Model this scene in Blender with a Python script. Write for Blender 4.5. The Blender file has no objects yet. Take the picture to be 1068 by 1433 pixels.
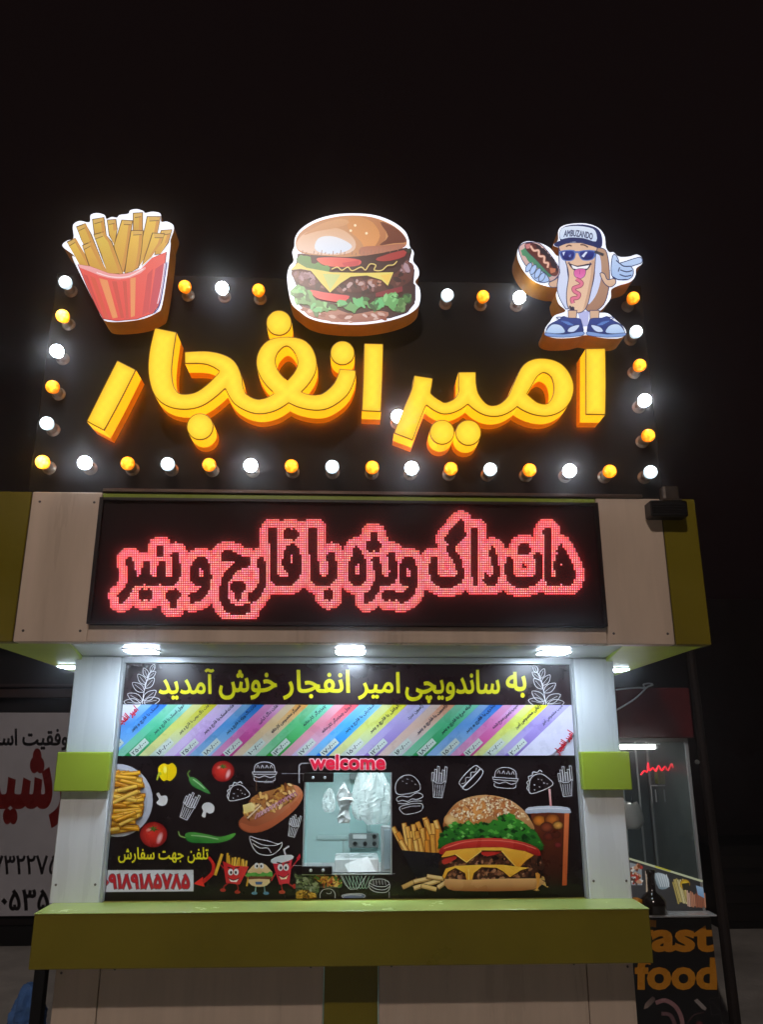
import bpy, bmesh, math, random, unicodedata
import numpy as np
from mathutils import Vector
from mathutils.geometry import tessellate_polygon, delaunay_2d_cdt

# ------------------------------------------------------------------ camera, world, light
SC = bpy.context.scene
COL = SC.collection
PITCH, YAW, FPX = math.radians(16.2), math.radians(2.2), 1073.0
CAM = Vector((0.0, 0.0, 1.6))
cd = bpy.data.cameras.new('camera'); cam = bpy.data.objects.new('camera', cd); COL.objects.link(cam)
cam.location = CAM
cam.rotation_euler = (math.pi / 2 + PITCH, 0, -YAW)
cd.sensor_fit = 'HORIZONTAL'; cd.sensor_width = 36; cd.lens = 36 * FPX / 1068
cd.clip_start = 0.05; cd.clip_end = 500
SC.camera = cam
SC.render.engine = 'CYCLES'
SC.cycles.use_denoising = True
SC.cycles.max_bounces = 8
SC.cycles.sample_clamp_indirect = 4.0
SC.cycles.caustics_reflective = False; SC.cycles.caustics_refractive = False
SC.view_settings.view_transform = 'Standard'; SC.view_settings.look = 'None'
SC.view_settings.gamma = 1.0; SC.view_settings.exposure = 0.0
W = bpy.data.worlds.new('World'); SC.world = W; W.use_nodes = True
bg = W.node_tree.nodes['Background']
bg.inputs['Color'].default_value = (0.0046, 0.0026, 0.0027, 1); bg.inputs['Strength'].default_value = 1.0
# the one street lamp of the place, behind the photographer
sl = bpy.data.lights.new('street_light', 'POINT'); so = bpy.data.objects.new('street_light', sl); COL.objects.link(so)
sl.energy = 1250; sl.shadow_soft_size = 0.15; sl.color = (1.0, 0.84, 0.76)
so.location = (-1.2, -5.0, 7.6)

_fw = np.array([math.sin(YAW) * math.cos(PITCH), math.cos(YAW) * math.cos(PITCH), math.sin(PITCH)])
_rt = np.array([math.cos(YAW), -math.sin(YAW), 0.0]); _up = np.cross(_rt, _fw)
def at(px, py, Y):
    """The place on the upright plane y = Y that the photograph shows at (px, py): used to measure shapes."""
    d = _fw + (px - 534) / FPX * _rt - (py - 716.5) / FPX * _up
    t = Y / d[1]
    return (CAM.x + d[0] * t, CAM.z + d[2] * t)

# ------------------------------------------------------------------ materials
def lin(c):
    return tuple(((v / 255) / 12.92 if v / 255 <= 0.04045 else ((v / 255 + 0.055) / 1.055) ** 2.4) for v in c[:3])
MATS = {}
def mat(name, col=None, rough=0.5, metal=0.0, emit=None, es=1.0, noise=0.0, nscale=6.0, attr=False, attr_emit=0.0,
        coat=0.0, spec=0.5, trans=0.0, alpha=1.0, bump=0.0, bscale=30.0, rnoise=0.0, streak=False):
    if name in MATS: return MATS[name]
    m = bpy.data.materials.new(name); m.use_nodes = True
    nt = m.node_tree; p = nt.nodes['Principled BSDF']
    L = nt.links.new
    base = None
    if attr:
        a = nt.nodes.new('ShaderNodeAttribute'); a.attribute_name = 'Col'; base = a.outputs['Color']
    if col is not None:
        p.inputs['Base Color'].default_value = (*lin(col), 1)
    tc = nt.nodes.new('ShaderNodeTexCoord')
    if noise or rnoise or bump:
        n = nt.nodes.new('ShaderNodeTexNoise'); n.inputs['Scale'].default_value = nscale; n.inputs['Detail'].default_value = 6
        n.inputs['Roughness'].default_value = 0.6
        if streak:
            mp = nt.nodes.new('ShaderNodeMapping'); mp.inputs['Scale'].default_value = (3.2, 3.2, .35)
            L(tc.outputs['Object'], mp.inputs['Vector']); L(mp.outputs[0], n.inputs['Vector'])
        else: L(tc.outputs['Object'], n.inputs['Vector'])
    if noise:
        mx = nt.nodes.new('ShaderNodeMix'); mx.data_type = 'RGBA'; mx.blend_type = 'MULTIPLY'; mx.inputs[0].default_value = 1
        if base: L(base, mx.inputs[6])
        else: mx.inputs[6].default_value = (*lin(col), 1)
        mr = nt.nodes.new('ShaderNodeMapRange'); mr.inputs[1].default_value = 0.3; mr.inputs[2].default_value = 0.7
        mr.inputs[3].default_value = 1 - noise; mr.inputs[4].default_value = 1 + noise * 0.4
        L(n.outputs['Fac'], mr.inputs[0]); L(mr.outputs[0], mx.inputs[7]); base = mx.outputs[2]
    if base is not None and not attr_emit: L(base, p.inputs['Base Color'])
    if attr_emit:
        L(base, p.inputs['Emission Color']); p.inputs['Emission Strength'].default_value = attr_emit
        p.inputs['Base Color'].default_value = (0.02, 0.02, 0.02, 1)
    if emit is not None:
        p.inputs['Emission Color'].default_value = (*lin(emit), 1); p.inputs['Emission Strength'].default_value = es
    p.inputs['Roughness'].default_value = rough
    if rnoise:
        mr2 = nt.nodes.new('ShaderNodeMapRange'); mr2.inputs[1].default_value = 0.3; mr2.inputs[2].default_value = 0.7
        mr2.inputs[3].default_value = max(0.03, rough - rnoise); mr2.inputs[4].default_value = rough + rnoise
        L(n.outputs['Fac'], mr2.inputs[0]); L(mr2.outputs[0], p.inputs['Roughness'])
    p.inputs['Metallic'].default_value = metal
    p.inputs['Coat Weight'].default_value = coat; p.inputs['Specular IOR Level'].default_value = spec
    p.inputs['Transmission Weight'].default_value = trans; p.inputs['Alpha'].default_value = alpha
    if bump:
        n2 = nt.nodes.new('ShaderNodeTexNoise'); n2.inputs['Scale'].default_value = bscale; n2.inputs['Detail'].default_value = 5
        L(tc.outputs['Object'], n2.inputs['Vector'])
        b = nt.nodes.new('ShaderNodeBump'); b.inputs['Strength'].default_value = bump; b.inputs['Distance'].default_value = 0.01
        L(n2.outputs['Fac'], b.inputs['Height']); L(b.outputs[0], p.inputs['Normal'])
    MATS[name] = m
    return m

# ------------------------------------------------------------------ objects
def setp(o, label=None, cat=None, group=None, kind=None):
    if label: o['label'] = label
    if cat: o['category'] = cat
    if group: o['group'] = group
    if kind: o['kind'] = kind
    return o
def thing(name, label, cat, loc, group=None):
    o = bpy.data.objects.new(name, None); COL.objects.link(o); o.location = loc
    o.empty_display_size = 0.05
    return setp(o, label, cat, group)
def link(name, me, m, parent=None, local=False):
    o = bpy.data.objects.new(name, me); COL.objects.link(o)
    if m is not None and not me.materials:
        for k in (m if isinstance(m, (list, tuple)) else [m]): me.materials.append(k)
    if parent is not None:
        o.parent = parent
        if parent.type == 'EMPTY' and not local: o.location = -parent.location
    return o
def mesh(name, V, F, m, parent=None, smooth=False, cols=None, mi=None, local=False):
    me = bpy.data.meshes.new(name); me.from_pydata([tuple(v) for v in V], [], F); me.update()
    if smooth: me.polygons.foreach_set('use_smooth', [True] * len(me.polygons))
    if cols is not None:
        ca = me.color_attributes.new('Col', 'FLOAT_COLOR', 'CORNER')
        flat = []
        for cs in cols:
            for c in cs: flat += [c[0], c[1], c[2], 1.0]
        ca.data.foreach_set('color', flat)
    if mi is not None: me.polygons.foreach_set('material_index', mi)
    return link(name, me, m, parent, local)
class B:
    """Collects boxes and tubes for one mesh."""
    def __init__(s): s.bm = bmesh.new()
    def box(s, x0, x1, y0, y1, z0, z1, bev=0.0, seg=1):
        r = bmesh.ops.create_cube(s.bm, size=1)['verts']
        for v in r:
            v.co = Vector((x0 + (v.co.x + .5) * (x1 - x0), y0 + (v.co.y + .5) * (y1 - y0), z0 + (v.co.z + .5) * (z1 - z0)))
        if bev:
            es = list({e for v in r for e in v.link_edges})
            bmesh.ops.bevel(s.bm, geom=es, offset=bev, segments=seg, affect='EDGES', profile=0.5)
        return s
    def tube(s, pts, r, n=8, cap=True):
        pts = [Vector(p) for p in pts]; rs = r if isinstance(r, (list, tuple)) else [r] * len(pts)
        rings = []
        up = Vector((0, 0, 1))
        for i, p in enumerate(pts):
            d = (pts[min(i + 1, len(pts) - 1)] - pts[max(i - 1, 0)]).normalized()
            a = d.cross(up if abs(d.z) < .95 else Vector((1, 0, 0))).normalized(); b = d.cross(a)
            rings.append([s.bm.verts.new(p + (a * math.cos(t) + b * math.sin(t)) * rs[i]) for t in [2 * math.pi * k / n for k in range(n)]])
        for A, C in zip(rings, rings[1:]):
            for k in range(n): s.bm.faces.new((A[k], A[(k + 1) % n], C[(k + 1) % n], C[k]))
        if cap: s.bm.faces.new(rings[0][::-1]); s.bm.faces.new(rings[-1])
        return s
    def lathe(s, prof, axis_at=(0, 0, 0), axis='y', n=20):
        rings = []
        ax = Vector(axis_at)
        for (r, h) in prof:
            ring = []
            for k in range(n):
                t = 2 * math.pi * k / n; c, q = r * math.cos(t), r * math.sin(t)
                ring.append(s.bm.verts.new(ax + (Vector((c, h, q)) if axis == 'y' else Vector((c, q, h)))))
            rings.append(ring)
        for A, C in zip(rings, rings[1:]):
            for k in range(n): s.bm.faces.new((A[k], A[(k + 1) % n], C[(k + 1) % n], C[k]))
        s.bm.faces.new(rings[0][::-1]); s.bm.faces.new(rings[-1])
        return s
    def to(s, name, m, parent=None, smooth=False, local=False):
        bmesh.ops.recalc_face_normals(s.bm, faces=s.bm.faces)
        me = bpy.data.meshes.new(name); s.bm.to_mesh(me); s.bm.free()
        if smooth: me.polygons.foreach_set('use_smooth', [True] * len(me.polygons))
        return link(name, me, m, parent, local)

# ------------------------------------------------------------------ curves and text
def cr(pts, n=4, closed=True):
    """Catmull-Rom through pts."""
    P = [np.array(p[:2], float) for p in pts]; N = len(P); out = []
    for i in range(N if closed else N - 1):
        if closed: a, b, c, d = P[i - 1], P[i], P[(i + 1) % N], P[(i + 2) % N]
        else: a, b, c, d = P[max(i - 1, 0)], P[i], P[i + 1], P[min(i + 2, N - 1)]
        for k in range(n):
            t = k / n
            out.append(tuple(0.5 * (2 * b + (c - a) * t + (2 * a - 5 * b + 4 * c - d) * t * t + (3 * b - a - 3 * c + d) * t ** 3)))
    if not closed: out.append(tuple(P[-1]))
    return out
def jag(pts, amp, step, seed=1):
    """A ragged outline along the closed polygon pts."""
    R = random.Random(seed); out = []
    for i in range(len(pts)):
        a = np.array(pts[i], float); b = np.array(pts[(i + 1) % len(pts)], float); L = np.linalg.norm(b - a)
        k = max(1, int(L / step)); nrm = np.array([b[1] - a[1], a[0] - b[0]]) / max(L, 1e-6)
        for j in range(k): out.append(tuple(a + (b - a) * j / k + nrm * R.uniform(-amp, amp)))
    return out
FORMS = {}
for c in list(range(0xFB50, 0xFDFF)) + list(range(0xFE70, 0xFEFD)):
    d = unicodedata.decomposition(chr(c)).split()
    if len(d) == 2 and d[0] in ('<isolated>', '<final>', '<initial>', '<medial>'):
        FORMS.setdefault(chr(int(d[1], 16)), {}).setdefault(d[0][1:-1], chr(c))
def shape(s):
    """Joined letter forms in visual order for right-to-left writing; other writing is returned unchanged."""
    if not any(ch in FORMS for ch in s): return s
    n = len(s); out = []
    dual = lambda ch: 'initial' in FORMS.get(ch, {})
    for i, ch in enumerate(s):
        if ch not in FORMS: out.append(ch); continue
        p = i > 0 and dual(s[i - 1]); q = dual(ch) and i + 1 < n and s[i + 1] in FORMS
        f = 'medial' if p and q else 'final' if p else 'initial' if q else 'isolated'
        out.append(FORMS[ch].get(f, FORMS[ch].get('isolated', ch)))
    return ''.join(out[::-1])
_tx = {}
def loops_of(s, bold=0.0, seg=4):
    """Outline loops of a line of text at size 1, thickened by bold."""
    key = (s, bold, seg)
    if key in _tx: return _tx[key]
    c = bpy.data.curves.new('line', 'FONT'); c.body = shape(s); c.size = 1.0
    o = bpy.data.objects.new('line', c); COL.objects.link(o)
    dg = bpy.context.evaluated_depsgraph_get()
    cu = o.evaluated_get(dg).to_curve(dg)
    res = []
    for sp in cu.splines:
        bp = sp.bezier_points; n = len(bp); pts = []
        for i in range(n):
            a, b = bp[i], bp[(i + 1) % n]
            p0, p1, p2, p3 = [np.array(v[:2]) for v in (a.co, a.handle_right, b.handle_left, b.co)]
            st = abs(np.cross(p1 - p0, p3 - p0)) < 1e-6 and abs(np.cross(p2 - p0, p3 - p0)) < 1e-6
            for k in range(1 if st else seg):
                t = k / seg; u = 1 - t
                pts.append(u ** 3 * p0 + 3 * u * u * t * p1 + 3 * u * t * t * p2 + t ** 3 * p3)
        q = [pts[0]]
        for p in pts[1:]:
            if np.linalg.norm(p - q[-1]) > 1e-4: q.append(p)
        if len(q) > 2 and np.linalg.norm(q[0] - q[-1]) < 1e-4: q.pop()
        if len(q) > 2: res.append(np.array(q))
    o.to_curve_clear() if hasattr(o, 'to_curve_clear') else None
    bpy.data.objects.remove(o); bpy.data.curves.remove(c)
    if bold and res:
        area = lambda l: 0.5 * np.sum(l[:, 0] * np.roll(l[:, 1], -1) - np.roll(l[:, 0], -1) * l[:, 1])
        ar = [area(l) for l in res]; out = []
        for i, l in enumerate(res):
            hole = any(ar[j] * ar[i] < 0 and abs(ar[j]) > abs(ar[i]) and winding(l[:1], [q])[0] != 0 for j, q in enumerate(res) if j != i)
            sg = (1 if ar[i] > 0 else -1) * (-1 if hole else 1)
            e = np.roll(l, -1, 0) - l; e /= np.maximum(np.linalg.norm(e, axis=1, keepdims=True), 1e-9)
            nn = np.stack([e[:, 1], -e[:, 0]], 1) * sg; m_ = nn + np.roll(nn, 1, 0)
            ln = np.maximum(np.linalg.norm(m_, axis=1, keepdims=True), 0.7)
            out.append(l + m_ / ln * np.minimum(2 / ln, 1.6) * bold)
        res = out
    _tx[key] = res
    return res
def winding(P, loops):
    w = np.zeros(len(P), int)
    for l in loops:
        lo, hi = l.min(0), l.max(0)
        ok = np.nonzero((P[:, 1] >= lo[1]) & (P[:, 1] <= hi[1]) & (P[:, 0] <= hi[0]))[0]
        if not len(ok): continue
        x, y = P[ok, 0][:, None], P[ok, 1][:, None]
        a, b = l, np.roll(l, -1, 0)
        up = (a[:, 1] <= y) & (b[:, 1] > y); dn = (a[:, 1] > y) & (b[:, 1] <= y)
        dy = b[:, 1] - a[:, 1]; dy = np.where(np.abs(dy) < 1e-12, 1e-12, dy)
        xi = a[:, 0] + (y - a[:, 1]) / dy * (b[:, 0] - a[:, 0])
        w[ok] += ((up & (xi > x)).sum(1) - (dn & (xi > x)).sum(1))
    return w
_tt = {}
def text_tris(s, bold=0.0, seg=3):
    key = (s, bold, seg)
    if key in _tt: return _tt[key]
    loops = loops_of(s, bold, seg); V = []; E = []
    for l in loops:
        o = len(V); n = len(l); V += [Vector((float(p[0]), float(p[1]))) for p in l]; E += [(o + i, o + (i + 1) % n) for i in range(n)]
    v, e, f = delaunay_2d_cdt(V, E, [], 0, 1e-5)[:3]
    P = np.array([(p.x, p.y) for p in v]); T = np.array([t for t in f if len(t) == 3], int)
    T = T[winding(P[T].mean(1), loops) != 0]
    _tt[key] = (P, T)
    return P, T

# ------------------------------------------------------------------ distance fields: lettering and cut-out shapes
def seg_dist(X, Y, a, b, ra, rb):
    d = b - a; L = max(float(d @ d), 1e-9)
    t = np.clip(((X - a[0]) * d[0] + (Y - a[1]) * d[1]) / L, 0, 1)
    return np.hypot(X - a[0] - t * d[0], Y - a[1] - t * d[1]) - (ra + (rb - ra) * t)
def stroke_field(X, Y, pts, butt=(0, 0), n=6):
    """Distance to a brush stroke through (x, y, radius) points; butt ends are cut square."""
    P = [np.array(p, float) for p in pts]; Q = []
    for i in range(len(P) - 1):
        a, b, c, d = P[max(i - 1, 0)], P[i], P[i + 1], P[min(i + 2, len(P) - 1)]
        for k in range(n):
            t = k / n
            Q.append(0.5 * (2 * b + (c - a) * t + (2 * a - 5 * b + 4 * c - d) * t * t + (3 * b - a - 3 * c + d) * t ** 3))
    Q.append(P[-1])
    D = np.full(X.shape, 1e9)
    for a, b in zip(Q, Q[1:]): D = np.minimum(D, seg_dist(X, Y, a[:2], b[:2], a[2], b[2]))
    for flag, p, q in ((butt[0], Q[0], Q[1]), (butt[1], Q[-1], Q[-2])):
        if flag:
            u = (p[:2] - q[:2]); u /= np.linalg.norm(u)
            cut = (X - p[0]) * u[0] + (Y - p[1]) * u[1]
            near = np.hypot(X - p[0], Y - p[1]) < p[2] * 2.2
            D = np.where(near, np.maximum(D, cut), D)
    return D
def smin(a, b, k):
    h = np.clip(0.5 + 0.5 * (b - a) / k, 0, 1)
    return b * (1 - h) + a * h - k * h * (1 - h)
def poly_field(X, Y, loops):
    P = np.stack([X.ravel(), Y.ravel()], 1); D = np.full(len(P), 1e9)
    for l in loops:
        l = np.array(l, float)
        for a, b in zip(l, np.roll(l, -1, 0)): D = np.minimum(D, seg_dist(P[:, 0], P[:, 1], a, b, 0, 0))
    w = winding(P, [np.array(l, float) for l in loops])
    return np.where(w != 0, -D, D).reshape(X.shape)
def grid(x0, x1, y0, y1, step):
    return np.meshgrid(np.arange(x0, x1 + step, step), np.arange(y0, y1 + step, step))
def contour(X, Y, D, level=0.0):
    """Closed loops of D = level on a regular grid (marching squares)."""
    D = D - level; D = np.where(np.abs(D) < 1e-7, 1e-7, D)
    h, w = D.shape; nxt = {}; pos = {}
    def ev(i, j, horiz):
        k = (i, j, horiz)
        if k not in pos:
            i2, j2 = (i, j + 1) if horiz else (i + 1, j)
            t = D[i, j] / (D[i, j] - D[i2, j2])
            pos[k] = (X[i, j] + t * (X[i2, j2] - X[i, j]), Y[i, j] + t * (Y[i2, j2] - Y[i, j]))
        return k
    S = D < 0
    mixed = (S[:-1, :-1].astype(int) + S[1:, :-1] + S[:-1, 1:] + S[1:, 1:])
    for i, j in zip(*np.nonzero((mixed > 0) & (mixed < 4))):
        c = (S[i, j], S[i, j + 1], S[i + 1, j + 1], S[i + 1, j])
        e = [lambda: ev(i, j, True), lambda: ev(i, j + 1, False), lambda: ev(i + 1, j, True), lambda: ev(i, j, False)]
        # walk the cell border; inside kept on one side
        ins = [k for k in range(4) if not c[k] and c[(k + 1) % 4]]; outs = [k for k in range(4) if c[k] and not c[(k + 1) % 4]]
        for k in ins:
            q = next((k + s) % 4 for s in (1, 2, 3) if (k + s) % 4 in outs)
            nxt[e[k]()] = e[q]()
    loops = []
    while nxt:
        s, cur = nxt.popitem(); l = [s]
        while cur != s and cur in nxt:
            l.append(cur); cur = nxt.pop(cur)
        if len(l) > 5: loops.append([pos[k] for k in l])
    return loops
def thin(l, tol=0.25):
    """Drops the points of a closed loop that lie on a straight run."""
    out = [l[0]]
    for i in range(1, len(l) - 1):
        a, b, c = np.array(out[-1]), np.array(l[i]), np.array(l[i + 1]); d = c - a; n = np.hypot(*d)
        if n > 6 or abs(d[0] * (b - a)[1] - d[1] * (b - a)[0]) > tol * max(n, 1e-6) * 0.35: out.append(l[i])
    out.append(l[-1])
    return out
def face_fill(loops, inner=None):
    """Triangles filling loops (with holes), with optional extra points inside."""
    V = []; E = []
    for l in loops:
        o = len(V); n = len(l); V += [Vector((float(p[0]), float(p[1]))) for p in l]; E += [(o + i, o + (i + 1) % n) for i in range(n)]
    if inner is not None: V += [Vector((float(p[0]), float(p[1]))) for p in inner]
    v, e, f = delaunay_2d_cdt(V, E, [], 0, 1e-5)[:3]
    P = np.array([(p.x, p.y) for p in v]); T = np.array([t for t in f if len(t) == 3], int)
    T = T[winding(P[T].mean(1), [np.array(l) for l in loops]) != 0]
    return P, T
def slab(name, loops, Yf, Yb, m, parent, Yref, back=True, front=True, grow=None):
    """Loops (photo pixels measured on the plane Yref) made into a slab from depth Yf to Yb."""
    V = []; F = []; Ls = [[at(p[0], p[1], Yref) for p in l] for l in loops]
    for l in Ls:
        o = len(V); n = len(l)
        V += [(p[0], Yf, p[1]) for p in l] + [(p[0], Yb, p[1]) for p in l]
        F += [(o + i, o + (i + 1) % n, o + n + (i + 1) % n, o + n + i) for i in range(n)]
    P, T = face_fill(Ls)
    for flag, Y in ((front, Yf), (back, Yb)):
        if flag:
            o = len(V); V += [(p[0], Y, p[1]) for p in P]; F += [tuple(int(o + i) for i in t) for t in T]
    o = mesh(name, V, F, m, parent)
    bm = bmesh.new(); bm.from_mesh(o.data); bmesh.ops.remove_doubles(bm, verts=bm.verts, dist=1e-5)
    bmesh.ops.recalc_face_normals(bm, faces=bm.faces); bm.to_mesh(o.data); bm.free()
    return o

# ------------------------------------------------------------------ printed pictures
class Canvas:
    """A print: flat coloured shapes on the plane y = Y, each shape a hair above those it lies on."""
    def __init__(s, Y, crop=(0, 0, 1.0), clip=None, step=0.00012, place=None):
        s.Y = Y; s.crop = crop; s.clip = clip; s.step = step; s.V = []; s.F = []; s.C = []; s.bb = np.zeros((0, 5))
        s.place = place
    def px(s, p): return (s.crop[0] + p[0] / s.crop[2], s.crop[1] + p[1] / s.crop[2])
    def w(s, p):
        q = s.px(p)
        return at(q[0], q[1], s.Y)
    def tris(s, P, T, C):
        """P: world (x, z) points, T: triangles, C: a colour for each point."""
        P = np.array(P)
        if s.clip:
            a, b, c, d = s.clip; oP, oT, oC = [], [], []
            for t in T:
                poly = [(P[i][0], P[i][1], *C[i]) for i in t]
                for ax, lim, sg in ((0, a, 1), (0, b, -1), (1, c, 1), (1, d, -1)):
                    new = []
                    for i in range(len(poly)):
                        p, q = np.array(poly[i]), np.array(poly[(i + 1) % len(poly)])
                        ip, iq = (p[ax] - lim) * sg >= 0, (q[ax] - lim) * sg >= 0
                        if ip: new.append(p)
                        if ip != iq:
                            u = (lim - p[ax]) / (q[ax] - p[ax]); new.append(p + (q - p) * u)
                    poly = new
                    if not poly: break
                for i in range(1, len(poly) - 1):
                    o = len(oP); oP += [poly[0][:2], poly[i][:2], poly[i + 1][:2]]; oC += [poly[0][2:], poly[i][2:], poly[i + 1][2:]]; oT.append((o, o + 1, o + 2))
            if not oP: return
            P, T, C = np.array(oP), oT, oC
        lo, hi = P.min(0), P.max(0)
        if len(s.bb):
            b = s.bb; m = (b[:, 0] < hi[0]) & (b[:, 2] > lo[0]) & (b[:, 1] < hi[1]) & (b[:, 3] > lo[1])
            lay = (b[m, 4].max() + 1) if m.any() else 0
        else: lay = 0
        s.bb = np.vstack([s.bb, [*lo, *hi, lay]])
        o = len(s.V); y = s.Y - lay * s.step
        s.V += [((p[0], y, p[1]) if s.place is None else s.place(p, lay * s.step)) for p in P]
        for t in T:
            a, b, c = [P[i] for i in t]
            t = tuple(int(i) for i in t)
            if (b[0] - a[0]) * (c[1] - a[1]) - (b[1] - a[1]) * (c[0] - a[0]) < 0: t = (t[0], t[2], t[1])
            s.F.append(tuple(o + i for i in t)); s.C.append([C[i] for i in t])
    def poly(s, pts, col, col2=None, ang=90, smooth=0):
        """A filled outline; col2 gives a straight gradient towards ang (degrees, 90 = up)."""
        if smooth: pts = cr(pts, smooth)
        P = [s.w(p) for p in pts]
        T = tessellate_polygon([[Vector((p[0], p[1], 0)) for p in P]])
        A = lin(col)
        if col2 is None: C = [A] * len(P)
        else:
            Bc = lin(col2); u = (math.cos(math.radians(ang)), math.sin(math.radians(ang)))
            h = [p[0] * u[0] + p[1] * u[1] for p in P]; lo, hi = min(h), max(h)
            C = [tuple(A[k] + (Bc[k] - A[k]) * (t - lo) / max(hi - lo, 1e-9) for k in range(3)) for t in h]
        s.tris(P, T, C)
    def blob(s, c, rx, ry, col, edge=None, off=(0, 0), rot=0, n=20, rings=4):
        edge = edge or col; A, E = lin(col), lin(edge); P = [s.w((c[0] + off[0], c[1] + off[1]))]; C = [A]; T = []
        ca, sa = math.cos(math.radians(rot)), math.sin(math.radians(rot))
        for r in range(1, rings + 1):
            f = r / rings
            for k in range(n):
                t = 2 * math.pi * k / n; x, y = rx * f * math.cos(t), ry * f * math.sin(t)
                P.append(s.w((c[0] + off[0] * (1 - f) + x * ca - y * sa, c[1] + off[1] * (1 - f) + x * sa + y * ca)))
                C.append(tuple(A[q] + (E[q] - A[q]) * f ** 1.6 for q in range(3)))
        for k in range(n): T.append((0, 1 + k, 1 + (k + 1) % n))
        for r in range(rings - 1):
            for k in range(n):
                a, b = 1 + r * n + k, 1 + r * n + (k + 1) % n
                T += [(a, a + n, b + n), (a, b + n, b)]
        s.tris(P, T, C)
    def line(s, pts, wd, col, smooth=0, closed=False, wd2=None):
        if smooth: pts = cr(pts, smooth, closed)
        P = [np.array(p[:2], float) for p in pts]; N = len(P)
        if closed: P = P + [P[0]]; N += 1
        L = []; Rr = []
        for i in range(N):
            a = P[i - 1] if i else (P[-2] if closed else P[0]); b = P[i + 1] if i < N - 1 else (P[1] if closed else P[-1])
            d1, d2 = P[i] - a, b - P[i]
            n1, n2 = np.linalg.norm(d1), np.linalg.norm(d2)
            d = (d1 / n1 if n1 > 1e-9 else 0) + (d2 / n2 if n2 > 1e-9 else 0)
            d = np.array(d, float) * np.ones(2); ln = np.linalg.norm(d)
            d = d / ln if ln > 1e-6 else np.array([1.0, 0])
            hw = (wd if wd2 is None else wd + (wd2 - wd) * i / (N - 1)) / 2 * min(1.5, 2 / max(ln, .5) if n1 > 1e-9 and n2 > 1e-9 else 1)
            nn = np.array([-d[1], d[0]]) * hw
            L.append(P[i] + nn); Rr.append(P[i] - nn)
        Q = [s.w(p) for p in L + Rr]; T = []
        for i in range(N - 1): T += [(i, i + 1, N + i + 1), (i, N + i + 1, N + i)]
        s.tris(Q, T, [lin(col)] * len(Q))
    def text(s, t, c, w=None, h=None, col=(0, 0, 0), ang=0, bold=0.0, arc=0.0, seg=3, grow=None):
        P, T = text_tris(t, bold, seg)
        if not len(P): return
        P0, _ = text_tris(t, 0.0, seg) if bold else (P, T)
        lo, hi = P0.min(0), P0.max(0); mid = (lo + hi) / 2; sz = hi - lo
        sx = (w / sz[0]) if w else h / sz[1]; sy = (h / sz[1]) if h else sx
        u = (P - mid) * (sx, sy); ca, sa = math.cos(math.radians(ang)), math.sin(math.radians(ang))
        Q = []
        for x, y in u:
            y = y - arc * x * x
            Q.append(s.w((c[0] + x * ca - y * sa, c[1] - (x * sa + y * ca))))
        s.tris(Q, T, [lin(col)] * len(Q))
    def specks(s, pts, n, size, cols, seed=1, long=2.0, ang=None):
        """n small marks inside the outline pts."""
        R = random.Random(seed); l = np.array(pts, float); lo, hi = l.min(0), l.max(0); k = 0; g = 0
        while k < n and g < n * 30:
            g += 1
            p = (R.uniform(lo[0], hi[0]), R.uniform(lo[1], hi[1]))
            if winding(np.array([p]), [l])[0] == 0: continue
            k += 1; a = R.uniform(0, math.pi) if ang is None else math.radians(ang + R.uniform(-25, 25)); z = size * R.uniform(.6, 1.4)
            ca, sa = math.cos(a), math.sin(a); q = []
            for t in range(6):
                th = t * math.pi / 3 + R.uniform(-.3, .3); x, y = z * long * math.cos(th), z * math.sin(th)
                q.append((p[0] + x * ca - y * sa, p[1] + x * sa + y * ca))
            s.poly(q, R.choice(cols))
    def stick(s, a, b, wd, col, edge=None, side=None):
        """A straw-like bar from a to b: a chip."""
        a, b = np.array(a, float), np.array(b, float); d = (b - a) / max(np.linalg.norm(b - a), 1e-6); n = np.array([-d[1], d[0]]) * wd / 2
        if edge: s.poly([a - n * 1.3 - d * wd * .15, b - n * 1.3 + d * wd * .15, b + n * 1.3 + d * wd * .15, a + n * 1.3 - d * wd * .15], edge)
        s.poly([a - n, b - n, b + n, a + n], col)
        if side: s.poly([a + n * .35, b + n * .35, b + n, a + n], side)
    def build(s, name, m, parent=None):
        return mesh(name, s.V, s.F, m, parent, cols=s.C)
# ------------------------------------------------------------------ palette
M_BEIGE = mat('beige panel', (208, 188, 168), rough=0.34, noise=0.17, nscale=3.2, rnoise=0.12, streak=True)
M_OLIVE = mat('lime panel', (150, 172, 54), rough=0.30, noise=0.12, nscale=2.5, rnoise=0.1)
M_OLIVE2 = mat('lime panel dull', (118, 106, 14), rough=0.36, noise=0.2, nscale=2.6, rnoise=0.12)
M_WHITE = mat('white panel', (226, 230, 232), rough=0.28, noise=0.09, nscale=4, rnoise=0.1, streak=True)
M_SOFFIT = mat('gloss white', (215, 226, 222), rough=0.16, noise=0.05, nscale=4)
M_ALU = mat('aluminium', (196, 200, 202), rough=0.35, metal=0.35, noise=0.1, nscale=12)
M_DARK = mat('dark board', (22, 18, 17), rough=0.45, noise=0.3, nscale=5)
M_BLACK = mat('black', (9, 8, 9), rough=0.5)
M_PRINT = mat('vinyl print', attr=True, rough=0.30, noise=0.10, nscale=9, bump=0.05, bscale=4, rnoise=.1)
M_SEAM = mat('seam', (30, 24, 22), rough=0.7)
M_CYAN = mat('kitchen wall', (176, 214, 214), rough=0.4, noise=0.08, nscale=3)

# ------------------------------------------------------------------ ground
B().box(-26, 30, -20, 40, -0.3, 0.0).to('ground', mat('tarmac', (198, 195, 188), rough=0.9, noise=0.6, nscale=1.1, bump=0.5, bscale=40))['kind'] = 'structure'

# ------------------------------------------------------------------ the kiosk
YW = 3.0
K = thing('food_kiosk', 'white and lime green fast food kiosk with printed menu wall and serving window', 'kiosk', (0, YW, 0))
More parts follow.
